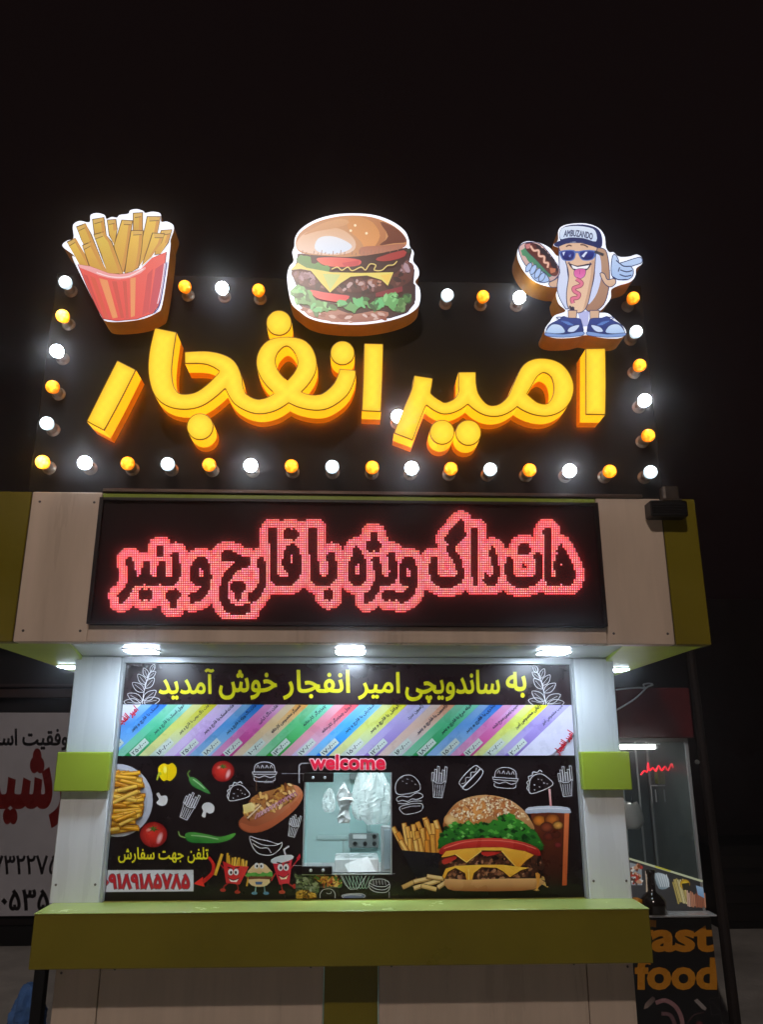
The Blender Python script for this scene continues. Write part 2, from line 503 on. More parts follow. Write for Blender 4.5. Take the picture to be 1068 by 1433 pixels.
# body
B().box(-1.0, -0.94, 3.03, 4.5, 0.0, 1.884).to('side_wall', M_BEIGE, K)
B().box(0.94, 1.0, 3.03, 4.5, 0.0, 1.884).to('side_wall', M_BEIGE, K)
B().box(-1.0, 1.0, 4.502, 4.56, 0.0, 1.884).to('back_wall', M_BEIGE, K)
B().box(-1.19, 1.184, 2.58, 4.6, 2.30, 2.375).to('roof', M_BEIGE, K)
# wall behind the prints, with the serving hatch left open
wb = B()
HX0, HX1, HZ0, HZ1 = -0.165, 0.149, 1.124, 1.466
wb.box(-0.94, HX0, 3.004, 3.03, 1.0, 1.884).box(HX1, 0.94, 3.004, 3.03, 1.0, 1.884)
wb.box(HX0, HX1, 3.004, 3.03, 1.0, HZ0).box(HX0, HX1, 3.004, 3.03, HZ1, 1.884)
wb.to('front_wall', M_DARK, K)
# columns
for sx, x0, x1 in ((-1, -1.038, -0.868), (1, 0.855, 1.008)):
    c = B().box(x0, x1, 2.965, 3.06, 1.04, 1.8835, bev=.003).to('column', M_WHITE, K)
    bx0, bx1 = (-1.052, -0.864) if sx < 0 else (0.848, 1.028)
    B().box(bx0, bx1, 2.925, 2.9645, 1.408, 1.541, bev=.003).to('lime_band', M_OLIVE, c)
    e0, e1 = ((-0.8675, -0.858) if sx < 0 else (0.845, 0.8545))
    B().box(e0, e1, 2.972, 3.0, 1.041, 1.882, bev=.002).to('edge_trim', M_ALU, c)
# counter shelf and base
sh = B().box(-1.022, 1.004, 2.80, 3.03, 0.880, 1.040, bev=.002).to('counter_shelf', M_OLIVE2, K)
B().box(-1.0235, 1.0055, 2.7985, 2.9635, 1.0405, 1.0435, bev=.001).to('shelf_top', mat('lime top', (184, 202, 112), rough=0.22, noise=0.1, nscale=4, rnoise=.08), sh)
for (x0, x1, m) in ((-1.0, -0.851, M_BEIGE), (-0.848, -0.086, M_BEIGE), (0.106, 0.833, M_BEIGE), (0.836, 1.0, M_BEIGE)):
    B().box(x0, x1, 2.995, 3.028, 0.0, 0.879, bev=.002).to('base_panel', m, K)
B().box(-0.082, 0.102, 2.985, 3.028, 0.0, 0.879, bev=.002).to('base_strip', M_OLIVE2, K)
# screw heads
for x, z, y in ((-0.80, .83, 2.995), (-0.13, .83, 2.995), (.15, .83, 2.995), (.79, .83, 2.995), (-.98, .82, 2.995), (.98, .82, 2.995), (-1.05, 2.35, 2.50), (-.87, 2.35, 2.50), (1.04, 1.92, 2.50), (.86, 1.92, 2.50), (-1.05, 1.92, 2.50), (-.87, 1.92, 2.50), (-1.02, 1.10, 2.965), (-.885, 1.10, 2.965), (.99, 1.10, 2.965), (.872, 1.10, 2.965)):
    B().lathe([(.0042, 0), (.0042, -.001), (.0024, -.0022)], (x, y - .0003, z), n=10).to('screw', mat('screw', (92, 84, 80), rough=.4, metal=.5), K)
# canopy
ZB, ZT, YF = 1.884, 2.385, 2.50
B().box(-1.078, -0.846, YF, YF + .05, ZB, ZT, bev=.003).to('fascia_panel', M_BEIGE, K)
B().box(0.836, 1.062, YF, YF + .05, ZB, ZT, bev=.003).to('fascia_panel', M_BEIGE, K)
B().box(-1.19, -1.081, YF, YF + .05, ZB, ZT, bev=.003).to('fascia_end', M_OLIVE2, K)
B().box(1.065, 1.184, YF, YF + .05, ZB, ZT, bev=.003).to('fascia_end', M_OLIVE2, K)
for x0, x1 in ((-1.0805, -1.0785), (1.0625, 1.0645)): B().box(x0, x1, YF + .004, YF + .045, ZB, ZT).to('panel_joint', M_SEAM, K)
B().box(-0.845, 0.835, YF - .006, YF + .05, ZB, 1.938, bev=.003).to('fascia_trim', M_BEIGE, K)
B().box(-0.845, 0.835, YF + .004, YF + .05, 2.362, ZT, bev=.002).to('fascia_trim', M_OLIVE, K)
B().box(-1.19, -1.186, YF + .051, 4.6, ZB, 2.299).to('canopy_side', M_OLIVE2, K)
B().box(1.180, 1.184, YF + .051, 4.6, ZB, 2.299).to('canopy_side', M_OLIVE2, K)
# underside: white middle with slanting seams, lime wings
def soffit(name, pts, m, z=ZB + .002, drop=0.0):
    V = [(x, y, z - drop * max(0, y - 2.551)) for x, y in pts] + [(x, y, z + .012 - drop * max(0, y - 2.551)) for x, y in pts]; n = len(pts)
    F = [tuple(range(n))[::-1], tuple(range(n, 2 * n))] + [(i, (i + 1) % n, n + (i + 1) % n, n + i) for i in range(n)]
    o = mesh(name, V, F, m, K)
    bm = bmesh.new(); bm.from_mesh(o.data); bmesh.ops.recalc_face_normals(bm, faces=bm.faces); bm.to_mesh(o.data); bm.free()
soffit('soffit_panel', [(-0.915, YF + .051), (0.905, YF + .051), (0.985, 3.0), (0.985, 3.003), (-1.02, 3.003), (-1.02, 3.0)], M_SOFFIT)
M_LS = mat('gloss lime', (196, 214, 72), rough=0.36, noise=0.15, nscale=4)
soffit('soffit_wing', [(-1.185, YF + .051), (-0.918, YF + .051), (-1.023, 3.0), (-1.045, 3.02), (-1.045, 4.5), (-1.185, 4.5)], M_LS, drop=.034)
soffit('soffit_wing', [(1.179, YF + .051), (0.908, YF + .051), (0.988, 3.0), (1.012, 3.02), (1.012, 4.5), (1.179, 4.5)], M_LS, drop=.034)
B().box(-0.86, 0.847, 2.975, 3.003, 1.862, 1.885, bev=.002).to('head_trim', M_ALU, K)
# kitchen seen through the hatch
B().box(-0.938, 0.938, 4.10, 4.14, 0.0, 1.882).to('interior_wall', M_CYAN, K)
B().box(-0.938, 0.938, 3.031, 4.099, 1.86, 1.88).to('interior_ceiling', M_WHITE, K)
B().box(-0.5, 0.9, 3.55, 4.09, 0.86, 0.90, bev=.004).to('work_top', mat('worktop', (222, 226, 226), rough=.35, noise=.06, nscale=8), K)
B().box(-0.5, 0.9, 4.085, 4.098, 0.901, 1.0).to('splash_strip', M_WHITE, K)
# ceiling lights
def ceiling_light(x, y, label, name='ceiling_light', z=ZB, s=.049, es=118):
    t = thing(name, label, 'ceiling light', (x, y, z), 'square lights under the canopy')
    B().box(-s - .006, s + .006, -s - .006, s + .006, -.0021, .0015, bev=.0008).to('frame', M_WHITE, t, local=True)
    B().box(-s, s, -s, s, -.0052, -.0022, bev=.001).to('diffuser', mat('lamp %d' % es, (255, 255, 255), emit=(218, 236, 255), es=es), t, local=True)
ceiling_light(-0.737, 2.75, 'square canopy light at the left of the front row, over the leaf drawing')
ceiling_light(-0.005, 2.75, 'square canopy light in the middle of the front row, over the serving window')
ceiling_light(0.722, 2.75, 'square canopy light at the right of the front row, beside the right column')
ceiling_light(-1.115, 3.18, 'square light under the green canopy wing, outside the left column', z=ZB - .0205, es=46)
ceiling_light(1.095, 3.22, 'square light under the green canopy wing, outside the right column', z=ZB - .0215, es=46)
lt = thing('kitchen_light', 'long white ceiling light inside the kiosk kitchen', 'ceiling light', (0.0, 3.125, 1.858))
B().box(-.45, .45, -.06, .06, -.03, 0, bev=.004).to('diffuser', mat('kitchen lamp', (255, 255, 255), emit=(232, 250, 255), es=36), lt, local=True)
B().box(-.47, .47, -.07, .07, 0.0005, .0015).to('frame', M_WHITE, lt, local=True)

# ------------------------------------------------------------------ things in the hatch
# bags: crumpled sheets gathered at the top
def bag(name, label, cx, cz, y, w, h, m, seed, pinch=0.35, knot=None):
    R = random.Random(seed); t = thing(name, label, 'bag', (cx, y, cz - h / 2))
    nu, nv = 28, 22; V = []; F = []
    ph = [R.uniform(0, 6.28) for _ in range(8)]
    for j in range(nv + 1):
        v = j / nv
        prof = pinch * .35 + (1 - pinch * .35) * math.sin(min(1, (1 - v) * 1.25 + .12) * math.pi / 2) ** .8 if v > .15 else 0.62 + v * 2.2
        if knot: prof *= 1 - .55 * math.exp(-((v - knot) / .07) ** 2)
        for i in range(nu):
            a = 2 * math.pi * i / nu
            r = 1 + .13 * math.sin(5 * a + ph[0] + v * 4) + .10 * math.sin(9 * a + ph[1] - v * 7) + .08 * math.sin(14 * a + ph[2] + v * 11) + R.uniform(-.06, .06)
            V.append((w / 2 * prof * r * math.cos(a), .34 * w * prof * r * math.sin(a), h * v + .02 * h * math.sin(3 * a + ph[3])))
    for j in range(nv):
        for i in range(nu): F.append((j * nu + i, j * nu + (i + 1) % nu, (j + 1) * nu + (i + 1) % nu, (j + 1) * nu + i))
    F.append(tuple(range(nu))[::-1]); F.append(tuple(range(nv * nu, nv * nu + nu)))
    mesh('bag_film', V, F, m, t, local=True)
    return t
M_FOIL = mat('foil', (238, 242, 244), rough=0.22, metal=0.15)
M_FILM = mat('clear film', (240, 248, 248), rough=0.15, alpha=0.34, spec=0.9)
p0, p1 = at(482, 1095, 3.25), at(482, 1150, 3.25)
t = thing('foil_bag', 'crumpled silver foil bag hanging in the serving window', 'bag', (p0[0], 3.25, p1[1]))
prof = [(0, 395, 500), (.10, 388, 505), (.2, 400, 498), (.3, 412, 488), (.38, 408, 492), (.46, 396, 506), (.56, 386, 534), (.64, 384, 516), (.74, 390, 505), (.84, 405, 482), (.93, 424, 462), (1.0, 440, 450)]
R = random.Random(4); V = []; F = []; nu = 12
for j, (v, xa, xb) in enumerate(prof):
    xa, xb = [at(410 + x / 6.233, 1095, 3.25)[0] for x in (xa, xb)]; c0, hw = (xa + xb) / 2, (xb - xa) / 2
    for i in range(nu):
        an = 2 * math.pi * (i + .5 * (j % 2)) / nu; r_ = 1 + R.uniform(-.22, .12)
        V.append((c0 + hw * math.cos(an) * (1 + R.uniform(-.08, .08)), 3.25 + .45 * hw * math.sin(an) * r_ + R.uniform(-.006, .006), p1[1] + v * (p0[1] - p1[1]) + R.uniform(-.004, .004)))
for j in range(len(prof) - 1):
    for i in range(nu):
        q = (j * nu + i, j * nu + (i + 1) % nu, (j + 1) * nu + (i + 1) % nu, (j + 1) * nu + i); F += [q[:3], (q[0], q[2], q[3])]
F += [tuple(range(nu))[::-1], tuple(range((len(prof) - 1) * nu, len(prof) * nu))]
mesh('bag_film', V, F, M_FOIL, t)
p0, p1 = at(527, 1078, 3.35), at(527, 1152, 3.35)
bag('plastic_bag', 'clear plastic bag of cups hanging at the right of the window', p0[0], (p0[1] + p1[1]) / 2, 3.35, .125, p0[1] - p1[1], M_FILM, 5)
p0, p1 = at(508, 1082, 3.42), at(508, 1146, 3.42)
bag('plastic_bag', 'thin clear plastic bag hanging right beside the foil bag', p0[0], (p0[1] + p1[1]) / 2, 3.42, .09, p0[1] - p1[1], M_FILM, 8)
p0, p1 = at(461, 1103, 3.4), at(461, 1136, 3.4)
bag('plastic_bag', 'small torn clear bag hanging left of the foil bag', p0[0], (p0[1] + p1[1]) / 2, 3.4, .05, p0[1] - p1[1], M_FILM, 11)
YI = 4.098
def wallbox(name, label, cat, x0, y0, x1, y1, d, m, **k):
    a, b = at(x0, y1, YI), at(x1, y0, YI)
    t = thing(name, label, cat, ((a[0] + b[0]) / 2, YI, a[1]))
    B().box(a[0], b[0], YI - d, YI - .0005, a[1], b[1], bev=.004).to('body', m, t)
    return t
M_GREYP = mat('grey plastic', (120, 128, 128), rough=.45, noise=.1)
t = wallbox('power_outlet', 'grey outlet box with round sockets on the pale blue kitchen wall', 'power outlet', 488, 1165, 530, 1185, .03, M_GREYP)
for i, (x, y) in enumerate(((497, 1180), (511, 1180), (524, 1180), (524, 1170))):
    a = at(x, y, YI - .03); B().lathe([(.010, 0), (.010, -.006), (.004, -.0062)], (a[0], YI - .03, a[1])).to('socket', M_BLACK, t)
a, b = at(494, 1173, YI - .03), at(513, 1167, YI - .03); B().box(a[0], b[0], YI - .036, YI - .0305, a[1], b[1]).to('switch', M_WHITE, t)
wallbox('cable_trunking', 'pale cable trunking running level along the kitchen wall', 'trunking', 443, 1168, 487, 1174, .015, mat('trunk', (170, 200, 200), rough=.4))
wallbox('cable_trunking', 'short upright cable trunking above the grey outlet box', 'trunking', 513, 1140, 519, 1164, .015, mat('trunk', (170, 200, 200), rough=.4))
wallbox('cable_trunking', 'thin upright trunking below the level trunking', 'trunking', 479, 1175, 483, 1200, .012, mat('trunk', (170, 200, 200), rough=.4))
wallbox('wall_box', 'small dark grey box high on the kitchen wall', 'box', 489, 1081, 503, 1090, .05, M_GREYP)
# steel tray on edge, paper
a, b = at(533, 1222, 3.5), at(556, 1154, 3.5)
t = thing('steel_tray', 'shiny steel food tray standing on edge at the right of the window', 'tray', ((a[0] + b[0]) / 2, 3.5, a[1]))
M_STEEL = mat('steel', (214, 222, 226), rough=.25, metal=.3, noise=.1, nscale=10)
B().box(a[0], b[0], 3.5, 3.508, a[1], b[1], bev=.006).to('rim', M_STEEL, t)
B().box(a[0] + .012, b[0] - .012, 3.5005, 3.56, a[1] + .014, b[1] - .014, bev=.012).box(a[0] + .014, b[0] - .014, 3.497, 3.4995, a[1] + .016, b[1] - .018, bev=.001).to('pan', mat('steel dull', (176, 192, 200), rough=.35, metal=.3), t)
t = thing('paper_sheets', 'loose stack of white paper sheets behind the serving window', 'paper', (.06, 3.45, .99))
pp = [at(x, y, 3.42) for x, y in ((483, 1212), (515, 1202), (527, 1222), (490, 1224))]
V = [(p[0], 3.42 + (p[1] - 1.05) * .6, p[1]) for p in pp]; V += [(x, y + .006, z + .006) for x, y, z in V]
mesh('sheet', V, [(3, 2, 1, 0), (4, 5, 6, 7), (0, 1, 5, 4), (1, 2, 6, 5), (2, 3, 7, 6), (3, 0, 4, 7)], M_WHITE, t)
a, b = at(468, 1216, 3.4), at(531, 1204, 3.4)
t2 = thing('white_box', 'low white box on the ledge behind the papers', 'box', ((a[0] + b[0]) / 2, 3.5, a[1]))
B().box(a[0], b[0], 3.46, 3.62, a[1] - .12, b[1], bev=.004).to('carton', M_WHITE, t2)
# hatch fittings: sliding glass, clamps and inner sill
g = B().box(HX0 + .01, 0.0, 3.0135, 3.0175, HZ0 + .004, HZ1 - .004).to('hatch_pane', mat('pane', (230, 250, 250), rough=.02, alpha=.10, spec=.6), K)
a, b = at(466, 1092, YW), at(426, 1082, YW)
for z0, z1, nm in ((at(440, 1094, YW)[1], at(440, 1081, YW)[1], 'u'), (at(440, 1222, YW)[1], at(440, 1211, YW)[1], 'l')):
    x0, x1 = at(426, 1090, YW)[0], at(467, 1090, YW)[0]
    c = B().box(x0, x1, 2.985, 2.9995, z0, z1, bev=.002).to('pane_clamp', mat('clamp', (40, 34, 32), rough=.3, metal=.4), K)
    for fx in (.30, .70):
        B().lathe([(.0055, 0), (.0055, -.004), (.003, -.0052)], (x0 + (x1 - x0) * fx, 2.985, (z0 + z1) / 2), n=12).to('bolt', M_STEEL, c)
B().box(HX0 - .004, HX0, 2.998, 3.028, HZ0, HZ1).box(HX1, HX1 + .004, 2.998, 3.028, HZ0, HZ1).box(HX0 - .004, HX1 + .004, 2.998, 3.028, HZ0 - .004, HZ0).to('hatch_edge', M_ALU, K)
# ------------------------------------------------------------------ LED board
LY = 2.485
t = thing('led_display', 'wide black LED board showing red Persian letters across the canopy front', 'LED display', (-0.005, LY, 1.94))
B().box(-0.8435, 0.8335, LY + .002, LY + .06, 1.9395, 2.3605, bev=.002).to('screen', mat('led plate', (26, 9, 9), rough=.6, spec=.2, noise=.15, nscale=8), t)
fr = B()
fr.box(-0.8445, -0.832, LY - .012, LY + .0015, 1.9395, 2.3605).box(0.822, 0.8345, LY - .012, LY + .0015, 1.9395, 2.3605)
fr.box(-0.8315, 0.8215, LY - .012, LY + .0015, 1.9395, 1.9485).box(-0.8315, 0.8215, LY - .012, LY + .0015, 2.3515, 2.3605)
fr.to('frame', mat('led frame', (26, 16, 15), rough=.35, noise=.2), t)
def led_lettering():
    words = (('پنیر', 163, 254), ('و', 263, 297), ('قارچ', 306, 423), ('با', 431, 473), ('ویژه', 485, 586), ('گ', 600, 654), ('ا', 659, 671), ('د', 675, 700), ('هات', 706, 806))
    pitch = 3.12; X, Y = np.meshgrid(np.arange(146, 834, pitch), np.arange(712, 868, pitch)); D = np.full(X.shape, 1e9)
    for wd, x0, x1 in words:
        L = loops_of(wd, 0.0, 3); allp = np.vstack(L); lo, hi = allp.min(0), allp.max(0)
        k = 106.0; q = [np.stack([x0 + 4 + (l[:, 0] - lo[0]) / (hi[0] - lo[0]) * (x1 - x0 - 8), 817 - l[:, 1] * k], 1) for l in L]
        q = [l[::-1] for l in q]
        m = (X > x0 - 22) & (X < x1 + 22)
        D[m] = np.minimum(D[m], poly_field(X[m][None, :], Y[m][None, :], q)[0])
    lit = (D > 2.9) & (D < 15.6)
    V, F, C, R = [], [], [], random.Random(5)
    for px, py, d in zip(X[lit], Y[lit], D[lit]):
        x, z = at(px, py, LY); s = .00235; o = len(V)
        V += [(x + a * s, LY + .0018, z + b * s) for a, b in ((-1, -1), (1, -1), (1, 1), (-1, 1))] + [(x + a * s * .8, LY - .003, z + b * s * .8) for a, b in ((-1, -1), (1, -1), (1, 1), (-1, 1))]
        f = [(o + 4, o + 5, o + 6, o + 7), (o, o + 1, o + 5, o + 4), (o + 1, o + 2, o + 6, o + 5), (o + 2, o + 3, o + 7, o + 6), (o + 3, o, o + 4, o + 7)]
        F += f; v = R.uniform(.8, 1.15); e_ = 1 if d < 12.6 else .55; c = (1.5 * v * (.6 + .4 * e_), 0.80 * v * e_ * R.uniform(.7, 1.3), .84 * v * e_ * R.uniform(.65, 1.35))  # edge dots dimmer and redder: a halo put into their colour
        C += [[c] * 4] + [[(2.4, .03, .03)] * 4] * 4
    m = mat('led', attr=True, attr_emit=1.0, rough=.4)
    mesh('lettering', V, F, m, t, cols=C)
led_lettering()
def sheet_mat(nm, f, tint):
    """A clear sheet added for a glow: slight frosting spreads the light behind it."""
    m = bpy.data.materials.new(nm); m.use_nodes = True; nt = m.node_tree; nt.nodes.clear(); N = nt.nodes.new
    o = N('ShaderNodeOutputMaterial'); x = N('ShaderNodeMixShader'); a_ = N('ShaderNodeBsdfTransparent'); b_ = N('ShaderNodeBsdfTranslucent')
    b_.inputs['Color'].default_value = (*tint, 1); x.inputs[0].default_value = f
    nt.links.new(a_.outputs[0], x.inputs[1]); nt.links.new(b_.outputs[0], x.inputs[2]); nt.links.new(x.outputs[0], o.inputs[0])
    return m
B().box(-0.8315, 0.8215, LY - .0105, LY - .0095, 1.949, 2.351).to('glow_sheet', sheet_mat('led glow sheet', .055, (1, .9, .9)), t)  # sheet added before the dots to spread a halo round them

# ------------------------------------------------------------------ roof sign: board and channel letters
BY = 2.545
S = thing('roof_sign', 'black board above the canopy with big glowing yellow Persian letters', 'sign', (-0.01, BY, 2.39))
B().box(-1.115, 1.095, BY, BY + .03, 2.392, 3.255, bev=.003).to('board', mat('sign board', (24, 18, 16), rough=.75, spec=.2, noise=.25, nscale=3), S)
B().box(-1.0, 1.0, BY + .2, BY + .24, 2.38, 2.42).box(-0.9, -0.86, BY + .031, BY + .24, 2.38, 2.9).box(.86, .9, BY + .031, BY + .24, 2.38, 2.9).to('rear_frame', M_DARK, S)
B().box(-0.845, 1.0, BY - .05, BY - .001, 2.3865, 2.399, bev=.002).to('bottom_rail', mat('rail', (110, 92, 80), rough=.3, metal=.6, noise=.3, nscale=14), S)
FY, MY, GY = 2.415, 2.485, 2.528
# brush strokes measured on the photograph: (x, y, radius) on crop 1 and crop 2
k1 = lambda *P: [(110 + x / 2.427, 420 + y / 2.427, r / 2.427) for x, y, r in P]
k2 = lambda *P: [(530 + x / 2.67, 460 + y / 2.67, r / 2.67) for x, y, r in P]
Xg, Yg = grid(112, 545, 425, 640, 1.0); Xh, Yh = grid(535, 860, 475, 645, 1.0)
def union(X, Y, items, k=2.5):
    D = None
    for it, bt in items:
        d = stroke_field(X, Y, it, bt); D = d if D is None else smin(D, d, k)
    return D
pieces = []
pieces.append(('letter', Xg, Yg, union(Xg, Yg, [(k1((163, 221, 36), (112, 322, 36), (57, 428, 34)), (1, 1))])))
pieces.append(('letter', Xg, Yg, union(Xg, Yg, [
    (k1((296, 102, 38), (281, 180, 41), (277, 250, 40), (292, 310, 36), (335, 343, 27), (400, 340, 26), (455, 305, 26), (505, 255, 27)), (1, 0)),
    (k1((360, 196, 20), (440, 197, 23), (500, 222, 30), (522, 262, 32), (530, 300, 30), (552, 338, 26), (606, 362, 25), (662, 350, 27), (712, 312, 30), (760, 262, 32), (777, 215, 33), (758, 165, 29), (707, 141, 16), (655, 163, 28), (636, 210, 33), (655, 262, 32), (706, 310, 30), (762, 342, 26), (830, 346, 27), (886, 308, 30), (910, 262, 30), (914, 236, 28)), (1, 1))])))
pieces.append(('letter', Xg, Yg, union(Xg, Yg, [(k1((1003, 148, 33), (1000, 260, 33), (995, 378, 33)), (1, 1))])))
for c in ((680, 78, 43), (896, 180, 41), (412, 430, 45)):
    pieces.append(('letter_dot', Xg, Yg, union(Xg, Yg, [(k1(c, (c[0] + 1, c[1], c[2])), (0, 0))])))
pieces.append(('letter', Xh, Yh, union(Xh, Yh, [(k2((811, 74, 37), (812, 200, 38), (811, 322, 37)), (1, 1))])))
pieces.append(('letter', Xh, Yh, union(Xh, Yh, [
    (k2((168, 180, 36), (158, 235, 36), (128, 310, 37), (92, 404, 38)), (1, 1)),
    (k2((160, 235, 20), (196, 272, 22), (245, 298, 22), (298, 280, 24), (328, 240, 30), (331, 200, 33), (331, 162, 33)), (0, 1)),
    (k2((332, 215, 33), (352, 262, 28), (400, 303, 21), (455, 304, 22), (505, 268, 27), (540, 205, 33), (570, 155, 34), (618, 138, 27), (668, 160, 32), (692, 215, 38), (680, 268, 34), (640, 302, 24), (590, 300, 24), (545, 275, 30), (520, 250, 30)), (0, 0))])))
for c in ((237, 387, 46), (335, 389, 48)):
    pieces.append(('letter_dot', Xh, Yh, union(Xh, Yh, [(k2(c, (c[0] + 1, c[1], c[2])), (0, 0))])))
M_FACE = mat('letter face', attr=True, attr_emit=1.0, rough=.55, spec=.2)
M_SIDE = mat('letter side', (200, 130, 20), rough=.35, emit=(255, 194, 28), es=1.06)
M_TRIM = mat('letter trim', (90, 55, 8), rough=.4, emit=(120, 66, 4), es=.8)
M_CAN = mat('letter can', (170, 80, 8), rough=.35, emit=(206, 96, 4), es=.75)
for name, X, Y, D in pieces:
    L0 = [thin(l) for l in contour(X, Y, D, 0.0)]; L1 = [thin(l) for l in contour(X, Y, D, -1.0)]
    core = slab(name, L0, FY + .004, MY, M_SIDE, S, FY, front=False, back=True)
    slab('letter_can', L0, MY + .003, GY, M_CAN, core, FY)
    slab('added_halo', [thin(l) for l in contour(X, Y, D, -1.2)], GY + .0005, GY + .002, mat('halo glow', (60, 30, 5), emit=(255, 120, 8), es=22), core, FY)  # hidden emitter added behind the letter for a halo on the board
    V = []; F = []
    for l in L0:   # trim cap round the edge
        n = len(l); o = len(V); nn = np.array(L1[0] if len(L1) == 1 else np.vstack(L1))
        inn = []
        for p in l:
            d = np.hypot(nn[:, 0] - p[0], nn[:, 1] - p[1]); inn.append(nn[d.argmin()])
        a = [at(p[0], p[1], FY) for p in l]; b = [at(p[0], p[1], FY) for p in inn]
        V += [(p[0], FY + .0042, p[1]) for p in a] + [(p[0], FY, p[1]) for p in a] + [(p[0], FY - .0005, p[1]) for p in b]
        for i in range(n):
            j = (i + 1) % n; F += [(o + i, o + j, o + n + j, o + n + i), (o + n + i, o + n + j, o + 2 * n + j, o + 2 * n + i)]
    mesh('edge_trim', V, F, M_TRIM, core)
    ii = np.nonzero((D < -2.2)); sel = (ii[0] % 3 == 0) & (ii[1] % 3 == 0)
    inner = np.stack([X[ii][sel], Y[ii][sel]], 1)
    P, T = face_fill(L1, inner)
    gx = np.clip(((P[:, 0] - X[0, 0])).round().astype(int), 0, X.shape[1] - 1); gy = np.clip((P[:, 1] - Y[0, 0]).round().astype(int), 0, X.shape[0] - 1)
    dep = np.clip(-D[gy, gx] / 11.0, 0, 1)
    A, Bc = np.array(lin((254, 198, 34))), np.array(lin((255, 224, 62))) * (1.1, 1.12, 1.1)
    cc = A + (Bc - A) * dep[:, None] ** .8 * (.9 + .1 * np.sin(P[:, :1] * .42) * np.sin(P[:, 1:] * .42))
    V = [(*at(p[0], p[1], FY), 0) for p in P]; V = [(v[0], FY - .0004, v[1]) for v in V]
    mesh('letter_face', V, [tuple(int(i) for i in q) for q in T], M_FACE, core, cols=[[tuple(cc[i] * 1.02) for i in q] for q in T])

# ------------------------------------------------------------------ bulbs round the board
M_SOCK = mat('bulb socket', (150, 140, 125), rough=.25, metal=.3, noise=.2)
def bulb_mat(nm, a, b, es):
    """A lamp globe: cut-glass facets, brightest at its tip."""
    m = bpy.data.materials.new(nm); m.use_nodes = True; nt = m.node_tree; p = nt.nodes['Principled BSDF']; N = nt.nodes.new; L = nt.links.new
    tc = N('ShaderNodeTexCoord'); v = N('ShaderNodeTexVoronoi'); v.inputs['Scale'].default_value = 80
    L(tc.outputs['Object'], v.inputs['Vector'])
    sx = N('ShaderNodeSeparateXYZ'); L(tc.outputs['Object'], sx.inputs[0])
    tip = N('ShaderNodeMapRange'); tip.inputs[1].default_value = -.052; tip.inputs[2].default_value = -.085; L(sx.outputs['Y'], tip.inputs[0])
    w = N('ShaderNodeMath'); w.operation = 'MULTIPLY_ADD'; w.inputs[1].default_value = -.55; L(v.outputs['Distance'], w.inputs[0]); L(tip.outputs[0], w.inputs[2])
    r = N('ShaderNodeValToRGB'); r.color_ramp.elements[0].position = .05; r.color_ramp.elements[1].position = .8
    r.color_ramp.elements[0].color = (*lin(b), 1); r.color_ramp.elements[1].color = (*lin(a), 1)
    L(w.outputs[0], r.inputs[0]); L(r.outputs[0], p.inputs['Emission Color'])
    st = N('ShaderNodeMapRange'); st.inputs[3].default_value = es * .45; st.inputs[4].default_value = es * 1.5; L(w.outputs[0], st.inputs[0]); L(st.outputs[0], p.inputs['Emission Strength'])
    p.inputs['Base Color'].default_value = (*lin(b), 1); p.inputs['Roughness'].default_value = .1
    return m
BM = {('w', 1): bulb_mat('bulb white bright', (255, 255, 255), (214, 232, 255), 32.0), ('w', 0): bulb_mat('bulb white', (250, 255, 255), (170, 190, 200), 3.6),
      ('a', 1): bulb_mat('bulb amber bright', (255, 206, 90), (236, 140, 10), 6), ('a', 0): bulb_mat('bulb amber', (255, 184, 50), (214, 112, 4), 2.4)}
gm, sm_ = {}, None
def bulb(px, py, c, hot, label):
    global sm_
    x, z = at(px, py, 2.485)
    t = thing('light_bulb', label, 'light bulb', (x, BY, z), 'round bulbs around the roof sign')
    if sm_ is None:
        o = B().lathe([(.024, -.0005), (.024, -.006), (.0185, -.012), (.0175, -.032), (.0150, -.038)], n=18).to('socket', M_SOCK, t, smooth=False, local=True); sm_ = o.data
    else: link('socket', sm_, None, t, True)
    if (c, hot) not in gm:
        R_, pr = .0235, []
        for k in range(13):
            th = math.radians(28 + (180 - 28 - 3) * k / 12); pr.append((R_ * math.sin(th), -.062 + R_ * math.cos(th)))
        o = B().lathe([(.0145, -.0385)] + pr, n=20).to('globe', BM[(c, hot)], t, smooth=True, local=True); gm[(c, hot)] = o.data
    else: link('globe', gm[(c, hot)], None, t, True)
NTH = ['first', 'second', 'third', 'fourth', 'fifth', 'sixth', 'seventh', 'eighth']
bot = [60, 119, 179, 235, 293, 351, 408, 465, 521, 576, 631, 686, 741, 797, 853, 910]
cnt = {'w': 0, 'a': 0}
for i, px in enumerate(bot):
    c = 'aw'[i % 2]; hot = 1 if i in (0, 1, 5, 9, 13) else 0
    bulb(px, 647 + (px - 60) * .0165, c, hot, '%s %s bulb from the left in the bottom row of the roof sign' % (NTH[cnt[c]], {'w': 'white', 'a': 'amber'}[c])); cnt[c] += 1
